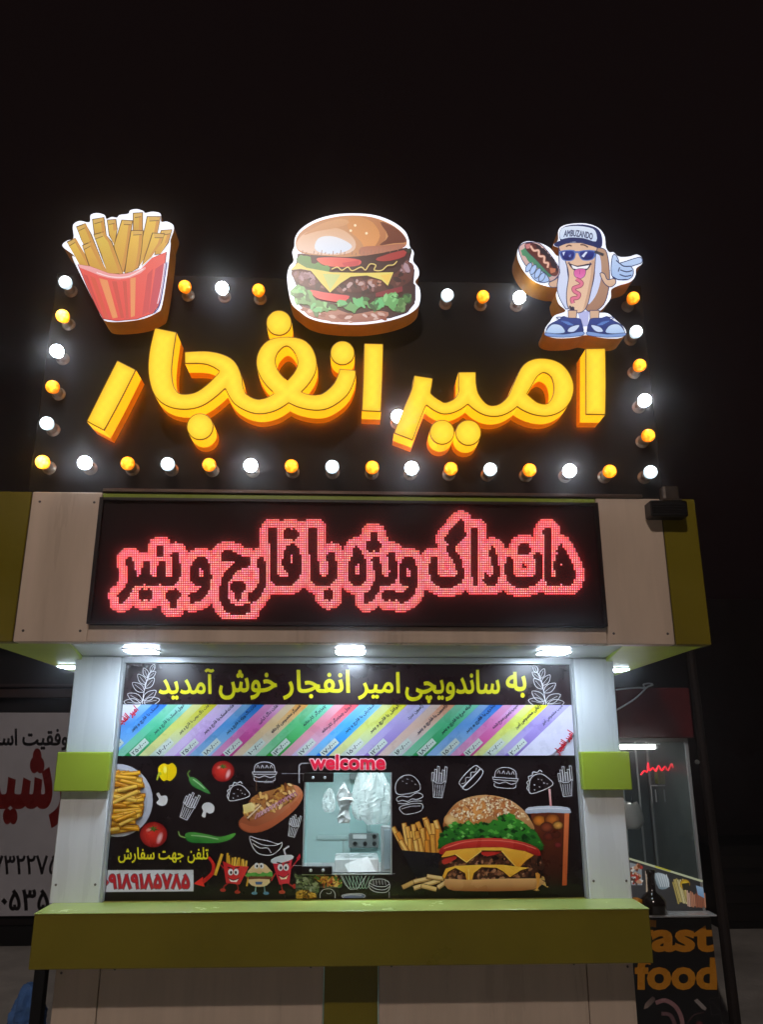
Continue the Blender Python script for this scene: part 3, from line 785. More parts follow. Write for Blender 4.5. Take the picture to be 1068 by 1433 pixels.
for (px, py, c, hot, lb) in (
        (92, 396, 'w', 0, 'white bulb at the top of the left column, left of the fries sign'), (88, 443, 'a', 1, 'upper amber bulb in the left column of the roof sign'),
        (80, 492, 'w', 1, 'brightest white bulb, halfway down the left column of the roof sign'), (74, 542, 'a', 0, 'lower amber bulb in the left column of the roof sign'),
        (66, 593, 'w', 0, 'lowest white bulb in the left column of the roof sign'),
        (886, 418, 'a', 0, 'top amber bulb of the right column, right of the hot dog sign'), (890, 465, 'w', 0, 'upper white bulb in the right column, beside the shoe of the hot dog'),
        (895, 512, 'a', 0, 'amber bulb in the right column beside the tallest letter top'), (902, 561, 'w', 1, 'brightest white bulb of the right column of the roof sign'),
        (907, 610, 'a', 0, 'lowest amber bulb in the right column of the roof sign'),
        (259, 402, 'a', 0, 'amber bulb just right of the fries sign'), (311, 404, 'w', 1, 'bright white bulb in the top row between fries and burger signs'),
        (362, 407, 'a', 0, 'amber bulb in the top row just left of the burger sign'), (626, 414, 'w', 0, 'dim white bulb in the top row just right of the burger sign'),
        (676, 416, 'a', 0, 'amber bulb in the top row right of the burger sign'), (727, 417, 'w', 1, 'bright white bulb in the top row left of the hot dog sign'),
        (557, 583, 'w', 1, 'lone white bulb between the two glowing words')):
    bulb(px, py, c, hot, lb)

# ------------------------------------------------------------------ light-box cut-outs above the board
M_LITPRINT = mat('backlit print', attr=True, attr_emit=1.0, rough=.3)
M_RIM = mat('backlit white', (240, 244, 255), rough=.3, emit=(232, 240, 255), es=1.05)
M_BRASS = mat('gold return', (196, 132, 34), rough=.28, metal=.55, emit=(150, 84, 8), es=.22, noise=.3, nscale=10)  # weak amber emission stands in for the letters' glow on these sides
def cutout(name, label, cat, outline, crop, draw, Yf, Yb):
    cx, cy, k = crop; mx, my = np.mean(outline, 0); L = [(cx + (mx + (x - mx) * .984) / k, cy + (my + (y - my) * .984) / k) for x, y in cr(outline, 4)]
    xs = [at(p[0], p[1], Yf) for p in L]; zx = sum(p[0] for p in xs) / len(xs); zz = min(p[1] for p in xs)
    t = thing(name, label, cat, (zx, Yf, zz))
    slab('return', [L], Yf + .002, Yb, M_BRASS, t, Yf, front=False)
    slab('face_plate', [L], Yf, Yf + .0019, M_RIM, t, Yf)
    c = Canvas(Yf - .0006, crop); draw(c); c.build('face_print', M_LITPRINT, t)
    B().box(zx - .03, zx - .02, Yb, BY + .03, zz + .03, zz + .32).box(zx + .02, zx + .03, Yb, BY + .03, zz + .03, zz + .32).to('mounting_bar', M_DARK, t)

def draw_fries(c):
    br = (96, 62, 30)
    back = [([(200, 205), (270, 180), (305, 262), (400, 490), (330, 490), (240, 310)], (300, 210)), ([(320, 150), (400, 135), (418, 260), (335, 262)], 0), ([(430, 155), (490, 150), (500, 225), (480, 340), (445, 260)], 0),
            ([(540, 155), (615, 160), (592, 330), (552, 540), (510, 470), (480, 345)], 0), ([(625, 105), (690, 100), (690, 230), (625, 232)], 0), ([(730, 130), (825, 130), (802, 250), (720, 420), (665, 505), (690, 310)], 0),
            ([(835, 235), (910, 228), (882, 320), (830, 405), (785, 410)], 0), ([(130, 320), (195, 290), (312, 495), (225, 495)], 0)]
    front = [([(245, 345), (310, 318), (428, 540), (372, 530), (300, 500)], 0), ([(330, 265), (405, 245), (460, 320), (545, 550), (430, 555), (390, 420)], 0), ([(610, 235), (695, 235), (682, 380), (660, 505), (620, 535), (562, 550), (590, 350)], 0), ([(770, 255), (855, 260), (830, 330), (760, 430), (690, 495), (740, 350)], 0)]
    R = random.Random(2)
    for q, _ in back + front:
        m = np.mean(q, 0); c.poly([tuple(m + (np.array(p) - m) * 1.0 + np.sign(np.array(p) - m) * 6) for p in q], br)
        f = (228 + R.randint(-8, 8), 190 + R.randint(-10, 6), 82); c.poly(q, (205, 155, 66), f, 80)
        n = len(q); rt = q[1:n // 2 + 1] if n > 4 else q[1:3]
        c.poly([(p[0] - 2, p[1]) for p in rt] + [(p[0] - 24, p[1] + (10 if i == len(rt) - 1 else 0)) for i, p in reversed(list(enumerate(rt)))], (206, 146, 70))
        a, b = np.array(q[0]), np.array(q[1]); w = (b - a)
        c.poly([tuple(a + w * .04 + (2, 3)), tuple(b - w * .04 + (-2, 3)), tuple(b - w * .08 + (-3, 26)), tuple(a + w * .12 + (4, 30))], (214, 172, 92))
        c.line([tuple(a + w * .10 + (4, 32)), tuple(b - w * .08 + (-3, 28))], 5, br)
    red = [(212, 487), (300, 500), (370, 525), (440, 552), (520, 560), (600, 550), (680, 520), (760, 440), (870, 395), (850, 560), (812, 790), (770, 850), (650, 893), (500, 906), (400, 890), (360, 820), (280, 650)]
    m = np.mean(red, 0); c.poly([tuple(m + (np.array(p) - m) * 1.018) for p in red], (120, 40, 40)); c.poly(red, (226, 80, 74), (232, 98, 88), 90)
    for q, col in (([(300, 570), (340, 588), (440, 888), (412, 886)], (216, 92, 70)), ([(370, 590), (432, 606), (508, 882), (470, 890)], (232, 150, 96)), ([(465, 612), (500, 614), (556, 885), (532, 888)], (206, 84, 72)),
                   ([(545, 612), (572, 610), (590, 885), (572, 888)], (206, 84, 72)), ([(602, 592), (642, 584), (636, 872), (606, 882)], (232, 150, 96)), ([(730, 560), (770, 520), (740, 840), (690, 870)], (204, 74, 76)), ([(790, 520), (862, 470), (820, 770), (768, 846), (740, 850)], (198, 70, 84)), ([(250, 560), (282, 570), (385, 850), (360, 810)], (208, 76, 72))): c.poly(q, col)
    lip = [(212, 487), (300, 502), (370, 527), (440, 554), (520, 562), (600, 552), (680, 522), (715, 505), (716, 520), (680, 552), (600, 588), (520, 600), (440, 590), (370, 570), (300, 540), (222, 510)]
    c.poly(lip, (236, 150, 150), (240, 176, 176)); c.line([(350, 548), (440, 576), (520, 584), (600, 574), (700, 520)], 8, (252, 222, 224), 3)
    c.line([(875, 470), (850, 640), (820, 790), (780, 850)], 9, (60, 50, 130), 3); c.line([(858, 480), (836, 640), (806, 780)], 7, (246, 226, 246), 3)
cutout('fries_sign', 'backlit cut-out sign of french fries in a red carton above the letters', 'sign',
       [(85, 345), (120, 305), (170, 285), (165, 190), (215, 155), (290, 165), (300, 110), (350, 95), (405, 110), (420, 140), (460, 125), (500, 130), (520, 110), (585, 100), (600, 75), (650, 65), (700, 80), (715, 95), (770, 85), (830, 100), (835, 160), (880, 160), (925, 185), (930, 225), (905, 300), (905, 350), (880, 560), (840, 800), (800, 850), (700, 895), (560, 917), (430, 917), (385, 887), (340, 800), (168, 450), (180, 430), (160, 405)],
       (70, 280, 5.34), draw_fries, 2.45, 2.54)

def draw_burger(c):
    bun = [(115, 275), (140, 205), (240, 135), (370, 95), (500, 82), (640, 95), (760, 140), (840, 200), (872, 260), (850, 300), (760, 322), (700, 337), (560, 357), (450, 364), (330, 357), (200, 347), (135, 325)]
    c.poly([(130, 340), (300, 350), (600, 350), (870, 300), (905, 330), (880, 420), (925, 450), (915, 560), (900, 690), (820, 740), (300, 690), (120, 560), (90, 480), (120, 400)], (52, 16, 16))
    c.poly([(100, 590), (920, 560), (925, 680), (870, 745), (760, 780), (600, 800), (300, 775), (170, 720), (110, 660)], (60, 24, 22))
    c.poly(bun, (196, 140, 100), (202, 142, 92), 60, smooth=3)
    for q, a, b in (([(120, 268), (190, 195), (330, 165), (440, 182), (520, 255), (505, 325), (400, 350), (250, 345), (140, 318)], (226, 196, 178), (218, 170, 130)),
                    ([(480, 100), (600, 108), (690, 180), (690, 290), (600, 325), (560, 260), (475, 175)], (222, 150, 88), (206, 140, 80)), ([(560, 90), (680, 112), (730, 200), (700, 300), (640, 320), (690, 220), (640, 130)], (178, 112, 66), (190, 124, 78)),
                    ([(690, 128), (780, 158), (845, 212), (868, 262), (780, 272), (685, 284), (745, 225)], (104, 46, 28), (120, 60, 34)), ([(245, 305), (270, 238), (350, 222), (440, 248), (500, 296), (420, 338), (300, 338)], (214, 226, 244), (226, 226, 232)),
                    ([(170, 215), (290, 140), (420, 105), (480, 130), (400, 165), (260, 190)], (200, 140, 98), (214, 160, 112)), ([(560, 300), (700, 288), (850, 276), (840, 306), (700, 336), (560, 356)], (186, 124, 100), (170, 104, 78))): c.poly(q, a, b, 90, smooth=3)
    for i in range(26): x = 160 + i * 26; c.line([(x, 344 + (i % 3) * 5 - max(0, x - 560) * .1), (x + 4, 318 + (i * 7 % 5) * 6 - max(0, x - 560) * .12)], 5, (160, 110, 90))
    for x, y in ((490, 186), (597, 204), (520, 150)): c.blob((x, y), 9, 9, (250, 226, 190))
    c.poly([(268, 370), (420, 368), (552, 384), (545, 420), (440, 432), (330, 425), (275, 400)], (232, 104, 88), (220, 80, 80), 0, smooth=3); c.poly([(430, 405), (550, 386), (542, 420), (450, 432)], (204, 66, 74))
    c.poly([(670, 370), (850, 318), (857, 360), (760, 390), (680, 392)], (168, 52, 50), smooth=2)
    c.poly(jag([(115, 375), (150, 350), (215, 365), (225, 398), (290, 410), (350, 440), (340, 465), (240, 455), (180, 440), (135, 405)], 10, 22, 3), (72, 124, 62), (92, 150, 80), 60)
    c.poly(jag([(870, 310), (900, 305), (905, 330), (880, 345)], 5, 12, 3), (30, 50, 30))
    patty = [(85, 470), (130, 455), (230, 460), (300, 480), (500, 495), (700, 505), (800, 470), (870, 400), (915, 420), (915, 480), (880, 540), (760, 590), (600, 605), (420, 605), (300, 590), (170, 560), (110, 520)]
    c.poly(patty, (78, 34, 30), (96, 46, 38), 90, smooth=3)
    c.specks(patty, 46, 15, [(142, 98, 96), (58, 22, 22), (120, 72, 66), (170, 140, 150), (96, 40, 34), (44, 14, 16)], 4, 1.9)
    c.specks([(440, 520), (700, 520), (690, 580), (440, 590)], 16, 13, [(178, 128, 110), (190, 160, 160), (130, 70, 50)], 9, 1.6); c.specks([(100, 470), (240, 480), (250, 545), (120, 510)], 14, 12, [(160, 128, 140), (130, 90, 100)], 6, 1.6)
    ch = [(80, 455), (130, 405), (190, 440), (360, 470), (560, 475), (780, 470), (742, 562), (700, 522), (600, 492), (490, 500), (420, 545), (350, 608), (290, 545), (220, 460), (150, 447)]
    c.poly([(p[0], p[1] + 9) for p in ch], (70, 34, 16)); c.poly(ch, (224, 204, 96), (236, 214, 110), 40); c.poly([(300, 480), (420, 486), (350, 590)], (196, 206, 130)); c.poly([(690, 490), (770, 480), (742, 548)], (240, 200, 90))
    c.line([(360, 455), (400, 440), (430, 462), (470, 440), (500, 465), (560, 440), (590, 460), (620, 420), (660, 428), (650, 460), (700, 462), (740, 430), (780, 425), (800, 400)], 13, (60, 26, 12), 4); c.line([(360, 450), (400, 435), (430, 457), (470, 435), (500, 460), (560, 435), (590, 455), (620, 415), (660, 422), (650, 455), (700, 457), (740, 425), (780, 420), (805, 395)], 7, (230, 206, 120), 4)
    c.poly([(215, 590), (300, 605), (420, 622), (482, 632), (450, 672), (380, 670), (280, 652), (235, 627)], (236, 88, 84), (226, 74, 80), 0, smooth=2); c.poly([(660, 610), (840, 565), (842, 600), (740, 632), (660, 637)], (132, 34, 46))
    bb = [(160, 700), (290, 740), (400, 720), (500, 755), (640, 730), (745, 740), (722, 782), (600, 805), (430, 808), (290, 790), (200, 762)]
    c.poly(bb, (150, 88, 72), (186, 128, 108), 90, smooth=2); c.specks(bb, 24, 14, [(206, 170, 158), (166, 104, 84), (214, 184, 176), (140, 72, 50)], 3, 2.2, 10)
    for k, (q, col) in enumerate((([(80, 600), (130, 560), (210, 590), (240, 650), (310, 670), (380, 690), (395, 720), (330, 737), (250, 745), (220, 720), (190, 680), (130, 690), (110, 660)], (84, 142, 78)),
                   ([(380, 690), (480, 660), (512, 690), (540, 650), (590, 640), (610, 690), (680, 650), (800, 600), (812, 650), (902, 620), (892, 690), (830, 740), (780, 732), (740, 692), (650, 742), (600, 692), (560, 702), (510, 755), (470, 722)], (92, 158, 92)))):
        c.poly(jag(q, 9, 18, k + 5), col, (110, 176, 104), 80); c.specks(q, 22, 14, [(60, 110, 58), (136, 200, 130), (46, 84, 44), (104, 190, 120)], k + 8, 2.2)
    c.poly([(800, 690), (900, 640), (910, 540), (930, 560), (930, 660), (880, 740), (790, 770)], (52, 22, 26)); c.specks([(800, 640), (900, 620), (890, 700), (810, 735)], 14, 14, [(80, 124, 66), (50, 84, 46), (112, 150, 92)], 3, 1.8)
cutout('burger_sign', 'backlit cut-out sign of a layered hamburger in the middle above the letters', 'sign',
       [(105, 230), (150, 165), (250, 105), (380, 70), (520, 62), (660, 75), (780, 120), (860, 180), (890, 240), (897, 290), (925, 330), (920, 390), (955, 440), (960, 490), (935, 535), (965, 580), (970, 650), (950, 710), (880, 760), (760, 800), (600, 825), (450, 827), (300, 812), (200, 782), (140, 740), (85, 690), (60, 600), (50, 500), (65, 430), (95, 390), (85, 330), (100, 290)],
       (390, 285, 4.855), draw_burger, 2.445, 2.53)

def draw_dog(c):
    nv, lb, tan = (34, 44, 96), (168, 196, 240), (216, 178, 150)
    def P(pts, col, col2=None, ang=90, sm=3, out=6):
        q = cr(pts, sm) if sm else pts; m = np.mean(q, 0)
        if out: c.line(q, out * 2, nv, closed=True)
        c.poly(q, col, col2, ang)
    P([(500, 690), (585, 690), (575, 800), (525, 800)], (186, 190, 236), sm=0, out=0)
    P([(300, 490), (340, 470), (385, 440), (378, 505), (340, 518), (310, 515)], tan)
    P([(372, 240), (372, 400), (358, 540), (395, 635), (430, 672), (445, 560), (425, 400), (418, 300), (405, 230)], (206, 216, 246), (226, 230, 250))
    P([(620, 262), (672, 246), (708, 280), (726, 420), (718, 540), (686, 640), (620, 690), (568, 682), (560, 640), (600, 560), (622, 420)], (170, 128, 106), (186, 148, 122))
    P([(620, 292), (660, 300), (670, 430), (640, 560), (585, 640), (568, 618), (600, 540), (625, 420)], (210, 218, 250), out=0)
    P([(385, 215), (620, 215), (625, 300), (615, 430), (590, 560), (562, 660), (520, 698), (470, 692), (432, 652), (425, 560), (440, 430), (415, 330), (388, 280)], (236, 200, 170), (226, 186, 158))
    c.poly([(600, 330), (622, 330), (615, 430), (590, 560), (562, 660), (540, 680), (570, 560), (595, 430)], (206, 164, 138))
    P([(378, 185), (385, 115), (430, 85), (540, 78), (630, 100), (668, 150), (672, 225), (640, 238), (560, 205), (450, 190)], nv, out=3)
    P([(378, 178), (386, 105), (470, 86), (560, 92), (625, 118), (632, 196), (540, 172), (440, 168)], (206, 222, 248), (226, 236, 252), out=3)
    c.text('AMBUZANDO', (507, 140), w=205, h=44, col=nv, ang=-6, bold=.035, arc=.0011)
    c.blob((497, 158), 5, 5, nv)
    P([(335, 217), (368, 196), (450, 174), (560, 186), (645, 224), (620, 230), (480, 196), (400, 216), (360, 232)], nv, out=3)
    c.line([(418, 234), (440, 223), (458, 230)], 9, (80, 40, 40), 3); c.line([(520, 220), (548, 222), (574, 238)], 9, (80, 40, 40), 3)
    for q in ([(376, 264), (478, 258), (482, 312), (452, 334), (400, 330), (380, 302)], [(512, 264), (622, 260), (622, 308), (592, 330), (540, 330), (515, 306)]):
        c.poly(cr(q, 3), (84, 116, 186)); m = np.mean(q, 0); c.poly(cr([tuple(m + (np.array(p) - m) * .82) for p in q], 3), (24, 30, 96), (40, 54, 140))
    c.line([(478, 272), (514, 272)], 14, (84, 116, 186)); c.line([(622, 268), (686, 292)], 20, (60, 60, 70))
    c.poly([(392, 274), (412, 268), (400, 300)], (220, 230, 255)); c.poly([(528, 300), (556, 270), (572, 270), (544, 310)], (220, 230, 255)); c.poly([(435, 300), (455, 285), (450, 310)], (120, 140, 210))
    c.poly(cr([(438, 350), (500, 368), (592, 352), (578, 390), (540, 408), (480, 402), (455, 382)], 3), (40, 24, 60)); c.poly([(455, 362), (500, 378), (585, 364), (570, 388), (500, 394), (468, 388)], (250, 250, 255))
    c.line([(430, 352), (445, 345)], 7, nv); c.line([(588, 345), (600, 360)], 7, nv)
    P([(480, 402), (520, 390), (556, 398), (550, 440), (516, 460), (480, 440)], (232, 120, 186), (214, 96, 160), out=3); c.line([(517, 400), (515, 430)], 5, (190, 70, 140))
    sq = [(490, 462), (528, 488), (520, 510), (474, 528), (480, 552), (510, 570), (500, 596), (462, 604), (468, 636)]
    c.line(sq, 30, (150, 50, 86), 5); c.line(sq, 20, (226, 122, 150), 5)
    c.poly(jag([(440, 660), (470, 655), (478, 690), (450, 690)], 8, 8, 2), (40, 36, 60))
    # hot dog in the left hand
    P([(85, 262), (100, 222), (150, 205), (230, 215), (310, 300), (368, 395), (355, 445), (300, 478), (230, 442), (130, 362)], (206, 170, 166), (222, 186, 178))
    c.poly(jag([(92, 256), (130, 235), (220, 320), (345, 425), (305, 450), (200, 375), (112, 292)], 9, 16, 4), (66, 130, 98), (86, 150, 112))
    P([(130, 214), (196, 214), (300, 305), (362, 395), (345, 440), (300, 425), (210, 330), (140, 262)], (112, 54, 42), (90, 40, 40), out=3)
    c.poly(jag([(190, 216), (240, 226), (330, 325), (365, 395), (352, 412), (290, 330), (220, 260)], 9, 14, 6), (44, 34, 44)); c.poly([(128, 218), (165, 212), (160, 245), (135, 250)], (206, 130, 130)); c.poly([(300, 385), (345, 390), (340, 415), (310, 425)], (196, 120, 90))
    mu = [(165, 228), (188, 262), (222, 262), (226, 300), (262, 306), (262, 345), (290, 352), (285, 385)]
    c.line(mu, 22, (130, 70, 50), 4); c.line(mu, 14, (236, 190, 170), 4)
    P([(170, 430), (210, 405), (262, 420), (296, 470), (270, 486), (220, 482), (190, 462)], lb, (190, 212, 246))
    for x, y, r, a in ((152, 382, 34, 60), (184, 398, 36, 62), (216, 424, 36, 64), (246, 452, 32, 60)):
        c.blob((x, y), r + 6, 21, nv, rot=-a); c.blob((x, y), r, 16, (186, 208, 246), lb, rot=-a)
    # pointing right arm and glove
    P([(664, 424), (690, 428), (712, 470), (760, 462), (770, 490), (740, 516), (708, 506), (680, 470)], tan, (230, 196, 168))
    P([(742, 380), (752, 300), (772, 296), (790, 330), (800, 352), (930, 312), (956, 322), (950, 348), (880, 372), (894, 396), (890, 440), (850, 466), (780, 462), (748, 440)], lb, (196, 216, 248))
    for q in ([(800, 352), (830, 372), (880, 372)], [(805, 398), (850, 412), (890, 402)], [(800, 430), (840, 444), (884, 436)], [(775, 330), (800, 352)], [(800, 380), (790, 410)], [(748, 445), (790, 468), (850, 466)]): c.line(q, 8, nv, 3)
    for x0, x1 in ((435, 494), (590, 654)): P([(x0, 688), (x1, 688), (x1 - 6, 752), (x0 + 2, 748)], tan, out=5, sm=0)
    for sg, ox in ((1, 0), (-1, 1110)):
        q = lambda pts: [(ox + sg * x, y) for x, y in pts]
        P(q([(276, 838), (300, 790), (370, 752), (400, 730), (440, 742), (510, 745), (528, 775), (532, 850), (400, 862), (290, 858)]), (44, 56, 118), (58, 76, 146), out=4)
        P(q([(280, 830), (318, 788), (370, 790), (400, 815), (402, 846), (290, 848)]), (176, 204, 244), (206, 224, 250), out=4)
        P(q([(430, 835), (450, 806), (510, 790), (500, 815), (470, 838)]), (206, 222, 250), out=3); P(q([(276, 848), (400, 858), (532, 838), (534, 862), (400, 876), (285, 868)]), (130, 160, 216), out=4)
        for k in range(4): c.line(q([(385 + k * 14, 762 + k * 8), (440 + k * 10, 772 + k * 6)]), 8, (96, 130, 200))
        c.line(q([(370, 752), (350, 735), (400, 735)]), 7, nv, 3)
cutout('hot_dog_sign', 'backlit cut-out sign of a cartoon hot dog in cap and sunglasses pointing sideways', 'sign',
       [(325, 215), (360, 180), (362, 110), (400, 75), (480, 60), (570, 62), (650, 92), (695, 150), (705, 230), (730, 268), (760, 268), (800, 300), (870, 300), (930, 285), (967, 310), (967, 350), (925, 385), (918, 440), (880, 482), (800, 507), (745, 537), (740, 600), (692, 665), (655, 702), (720, 710), (780, 760), (840, 815), (850, 860), (800, 888), (700, 888), (600, 872), (550, 866), (480, 883), (350, 888), (275, 866), (266, 820), (305, 765), (335, 725), (415, 692), (365, 640), (345, 570), (362, 525), (300, 518), (200, 484), (125, 422), (72, 330), (66, 260), (95, 205), (150, 188), (230, 202), (300, 238), (345, 290), (370, 290), (372, 240)],
       (710, 300, 5.086), draw_dog, 2.44, 2.535)
# floodlight on the corner of the canopy
a, b = at(912, 722, 2.44), at(962, 700, 2.44)
t = thing('floodlight', 'small dark floodlight clamped on the right corner of the canopy', 'floodlight', ((a[0] + b[0]) / 2, 2.44, a[1]))
hd = B().box(a[0], b[0], 2.44, 2.496, a[1], b[1], bev=.005).to('lamp_housing', mat('lamp housing', (20, 16, 14), rough=.35, metal=.3, noise=.3), t)
fins = B()
for k in range(5): fins.box(a[0] + .008, b[0] - .008, 2.436, 2.4395, a[1] + .006 + k * .0085, a[1] + .010 + k * .0085)
fins.to('cooling_fin', M_BLACK, hd)
a2, b2 = at(931, 697, 2.44), at(952, 678, 2.44)
B().box(a2[0], b2[0], 2.45, 2.49, b[1] + .0005, b2[1], bev=.008, seg=2).box(a2[0] - .006, b2[0] + .004, 2.445, 2.495, b[1] + .0002, b[1] + .008, bev=.002).to('clamp', mat('clamp grey', (84, 74, 66), rough=.35, metal=.5, noise=.3, nscale=20), t)
# ------------------------------------------------------------------ prints on the front wall
PX0, PX1 = -0.8575, 0.8445
def base_rect(c, x0, x1, z0, z1, col):
    c.tris([(x0, z0), (x1, z0), (x1, z1), (x0, z1)], [(0, 1, 2), (0, 2, 3)], [lin(col)] * 4)
# header with the welcome line
h = Canvas(3.0035, (0, 0, 1), (PX0, PX1, 1.711, 1.862)); base_rect(h, PX0, PX1, 1.711, 1.862, (40, 19, 23))
def leafy(c, ox, oy, k, flip):
    q = lambda pts: [(ox + flip * x * k, oy - y * k) for x, y in pts]
    Wt = (226, 226, 228)
    def leaf(x, y, L, a, w=.30):
        ca, sa = math.cos(math.radians(a)), math.sin(math.radians(a)); R_ = lambda u, v: (x + u * ca - v * sa, y + u * sa + v * ca)
        c.line(q([R_(0, 0), R_(L * .3, L * w * .8), R_(L * .65, L * w * .75), R_(L, 0), R_(L * .65, -L * w * .75), R_(L * .3, -L * w * .8)]), .8, Wt, 3, True); c.line(q([R_(0, 0), R_(L * .8, 0)]), .5, Wt)
    c.line(q([(0, 0), (3, 20), (9, 42), (16, 56)]), 1.0, Wt, 4)
    for x, y, L, a in ((2, 6, 26, 38), (0, 4, 27, 152), (3, 20, 24, 142), (-3, 0, 27, 172), (6, 32, 21, 128), (5, 26, 22, 48), (9, 43, 17, 112), (9, 42, 17, 40), (14, 52, 14, 66), (3, 2, 26, 12)): leaf(x, y, L, a)
leafy(h, 199, 985, .86, 1); leafy(h, 764, 986, .86, -1)
WORDS = (('به', 708, 737, 940, 975), ('ساندویچی', 567, 700, 937, 983), ('امیر', 501, 560, 940, 978), ('انفجار', 396, 490, 937, 978), ('خوش', 306, 388, 937, 978), ('آمدید', 222, 300, 935, 978))
for wd, x0, x1, y0, y1 in WORDS:
    h.text(wd, ((x0 + x1) / 2, (y0 + y1) / 2 + .5), w=x1 - x0 - 2, h=y1 - y0 - 1, col=(238, 228, 24), bold=.022)
h.build('header_print', M_PRINT, K)
# menu strip
mn = Canvas(3.0035, (0, 0, 1), (PX0, PX1, 1.526, 1.710)); base_rect(mn, PX0, PX1, 1.526, 1.710, (226, 224, 238))
bands = [((226, 226, 240), (206, 222, 246), 202), ((30, 112, 216), (140, 200, 250), 239), ((176, 228, 226), (0, 160, 76), 274), ((220, 206, 0), (206, 222, 214), 309), ((214, 204, 234), (204, 150, 222), 344), ((0, 104, 200), (166, 208, 238), 375),
         ((226, 186, 220), (206, 24, 130), 405), ((246, 168, 66), (212, 218, 216), 437), ((150, 230, 216), (44, 170, 44), 472), ((246, 80, 90), (214, 200, 232), 508), ((160, 216, 246), (0, 136, 240), 540), ((230, 220, 20), (200, 224, 210), 575),
         ((206, 206, 234), (146, 112, 200), 608), ((232, 154, 110), (214, 216, 222), 642), ((136, 222, 190), (30, 156, 76), 676), ((34, 112, 216), (170, 206, 232), 709), ((226, 196, 236), (220, 50, 136), 741), ((240, 236, 0), (206, 224, 204), 772), ((198, 192, 234), (144, 112, 204), 803), ((220, 214, 244), (230, 226, 244), 850)]
SL = 82.0; px = 165
for i, (top, bot_, x1) in enumerate(bands):
    x0 = bands[i - 1][2] if i else 60
    mid = tuple((a + b) // 2 for a, b in zip(top, bot_))
    y0, y1 = 981.5, 1059.5
    for (ya, yb, ca, cb) in ((y0, 1014, top, mid), (1014, y1, mid, bot_)):
        fa, fb = (ya - y0) / (y1 - y0), (yb - y0) / (y1 - y0)
        mn.poly([(x0 - SL * fa - .2, ya), (x1 - SL * fa, ya), (x1 - SL * fb, yb), (x0 - SL * fb - .2, yb)], ca, cb, -90)
    lt_ = tuple(min(255, int(v * .62 + 88)) for v in mid)
    for (ya, yb, ca, cb) in ((y0, 1014, lt_, mid), (1014, y1, mid, lt_)):
        fa, fb = (ya - y0) / (y1 - y0), (yb - y0) / (y1 - y0); wv = (x1 - x0) * .42
        if 0 < i < 19: mn.poly([(x0 - SL * fa, ya), (x0 + wv - SL * fa, ya), (x0 + wv - SL * fb, yb), (x0 - SL * fb, yb)], ca, cb, -90)
items = ['اسنک با قارچ و پنیر', 'دوبل اسنک با قارچ و پنیر', 'هات داگ رومی با قارچ و پنیر', 'هات اسنک با قارچ و پنیر', 'هات داگ ویژه با قارچ و پنیر', 'هات داگ کبابی', 'همبرگر مخصوص کارخانه', 'چیزبرگر کارخانه', 'دوبل چیزبرگر کارخانه', 'سفارش با قارچ و پنیر', 'کوکتل با قارچ و پنیر', 'ژامبون سرد', 'ژامبون با قارچ و پنیر', 'فیله مرغ با قارچ و پنیر', 'بندری با قارچ و پنیر', 'سیب زمینی سرخ شده', 'رایانی مخصوص امیر', 'سیب مخصوص امیر']
prices = ['۱۸۰/۰۰۰', '۲۵۰/۰۰۰', '۱۶۰/۰۰۰', '۲۵۰/۰۰۰', '۱۸۰/۰۰۰', '۱۲۰/۰۰۰', '۱۰۰/۰۰۰', '۱۳۰/۰۰۰', '۱۷۰/۰۰۰', '۱۷۰/۰۰۰', '۱۵۰/۰۰۰', '۱۲۰/۰۰۰', '۱۶۰/۰۰۰', '۱۸۰/۰۰۰', '۱۵۰/۰۰۰', '۱۲۰/۰۰۰', '۲۰۰/۰۰۰', '۲۰۰/۰۰۰']
ang = math.degrees(math.atan2(78, SL)); ua = (math.cos(math.radians(ang)), -math.sin(math.radians(ang)))
for i, (it, pr) in enumerate(zip(items, prices)):
    xr = bands[i + 1][2] - 14            # where the middle of the band meets the top edge
    wl = min(57, 2.75 * len(it)); e = (xr - ua[0] * 4, 984 - ua[1] * 4)
    mn.text(it, (e[0] - ua[0] * wl / 2, e[1] - ua[1] * wl / 2), w=wl, h=6.6, col=(30, 34, 60), ang=ang, bold=.02, seg=2)
    c0 = (xr - ua[0] * 90, 984 - ua[1] * 90); n = (ua[1], -ua[0])
    q = [(c0[0] + ua[0] * u + n[0] * v, c0[1] + ua[1] * u + n[1] * v) for u, v in ((-15, -4.6), (15, -4.6), (15, 4.6), (-15, 4.6))]
    mn.poly(q, (214, 224, 214)); mn.text(pr, c0, w=25, h=5.2, col=(50, 60, 60), ang=ang, bold=.02, seg=2)
mn.text('امیر انفجار', (178, 1003), w=36, h=12, col=(214, 30, 50), ang=ang - 3, bold=.04); mn.text('امیر انفجار', (789, 1039), w=36, h=12, col=(214, 30, 50), ang=ang + 12, bold=.04)
mn.build('menu_print', M_PRINT, K)

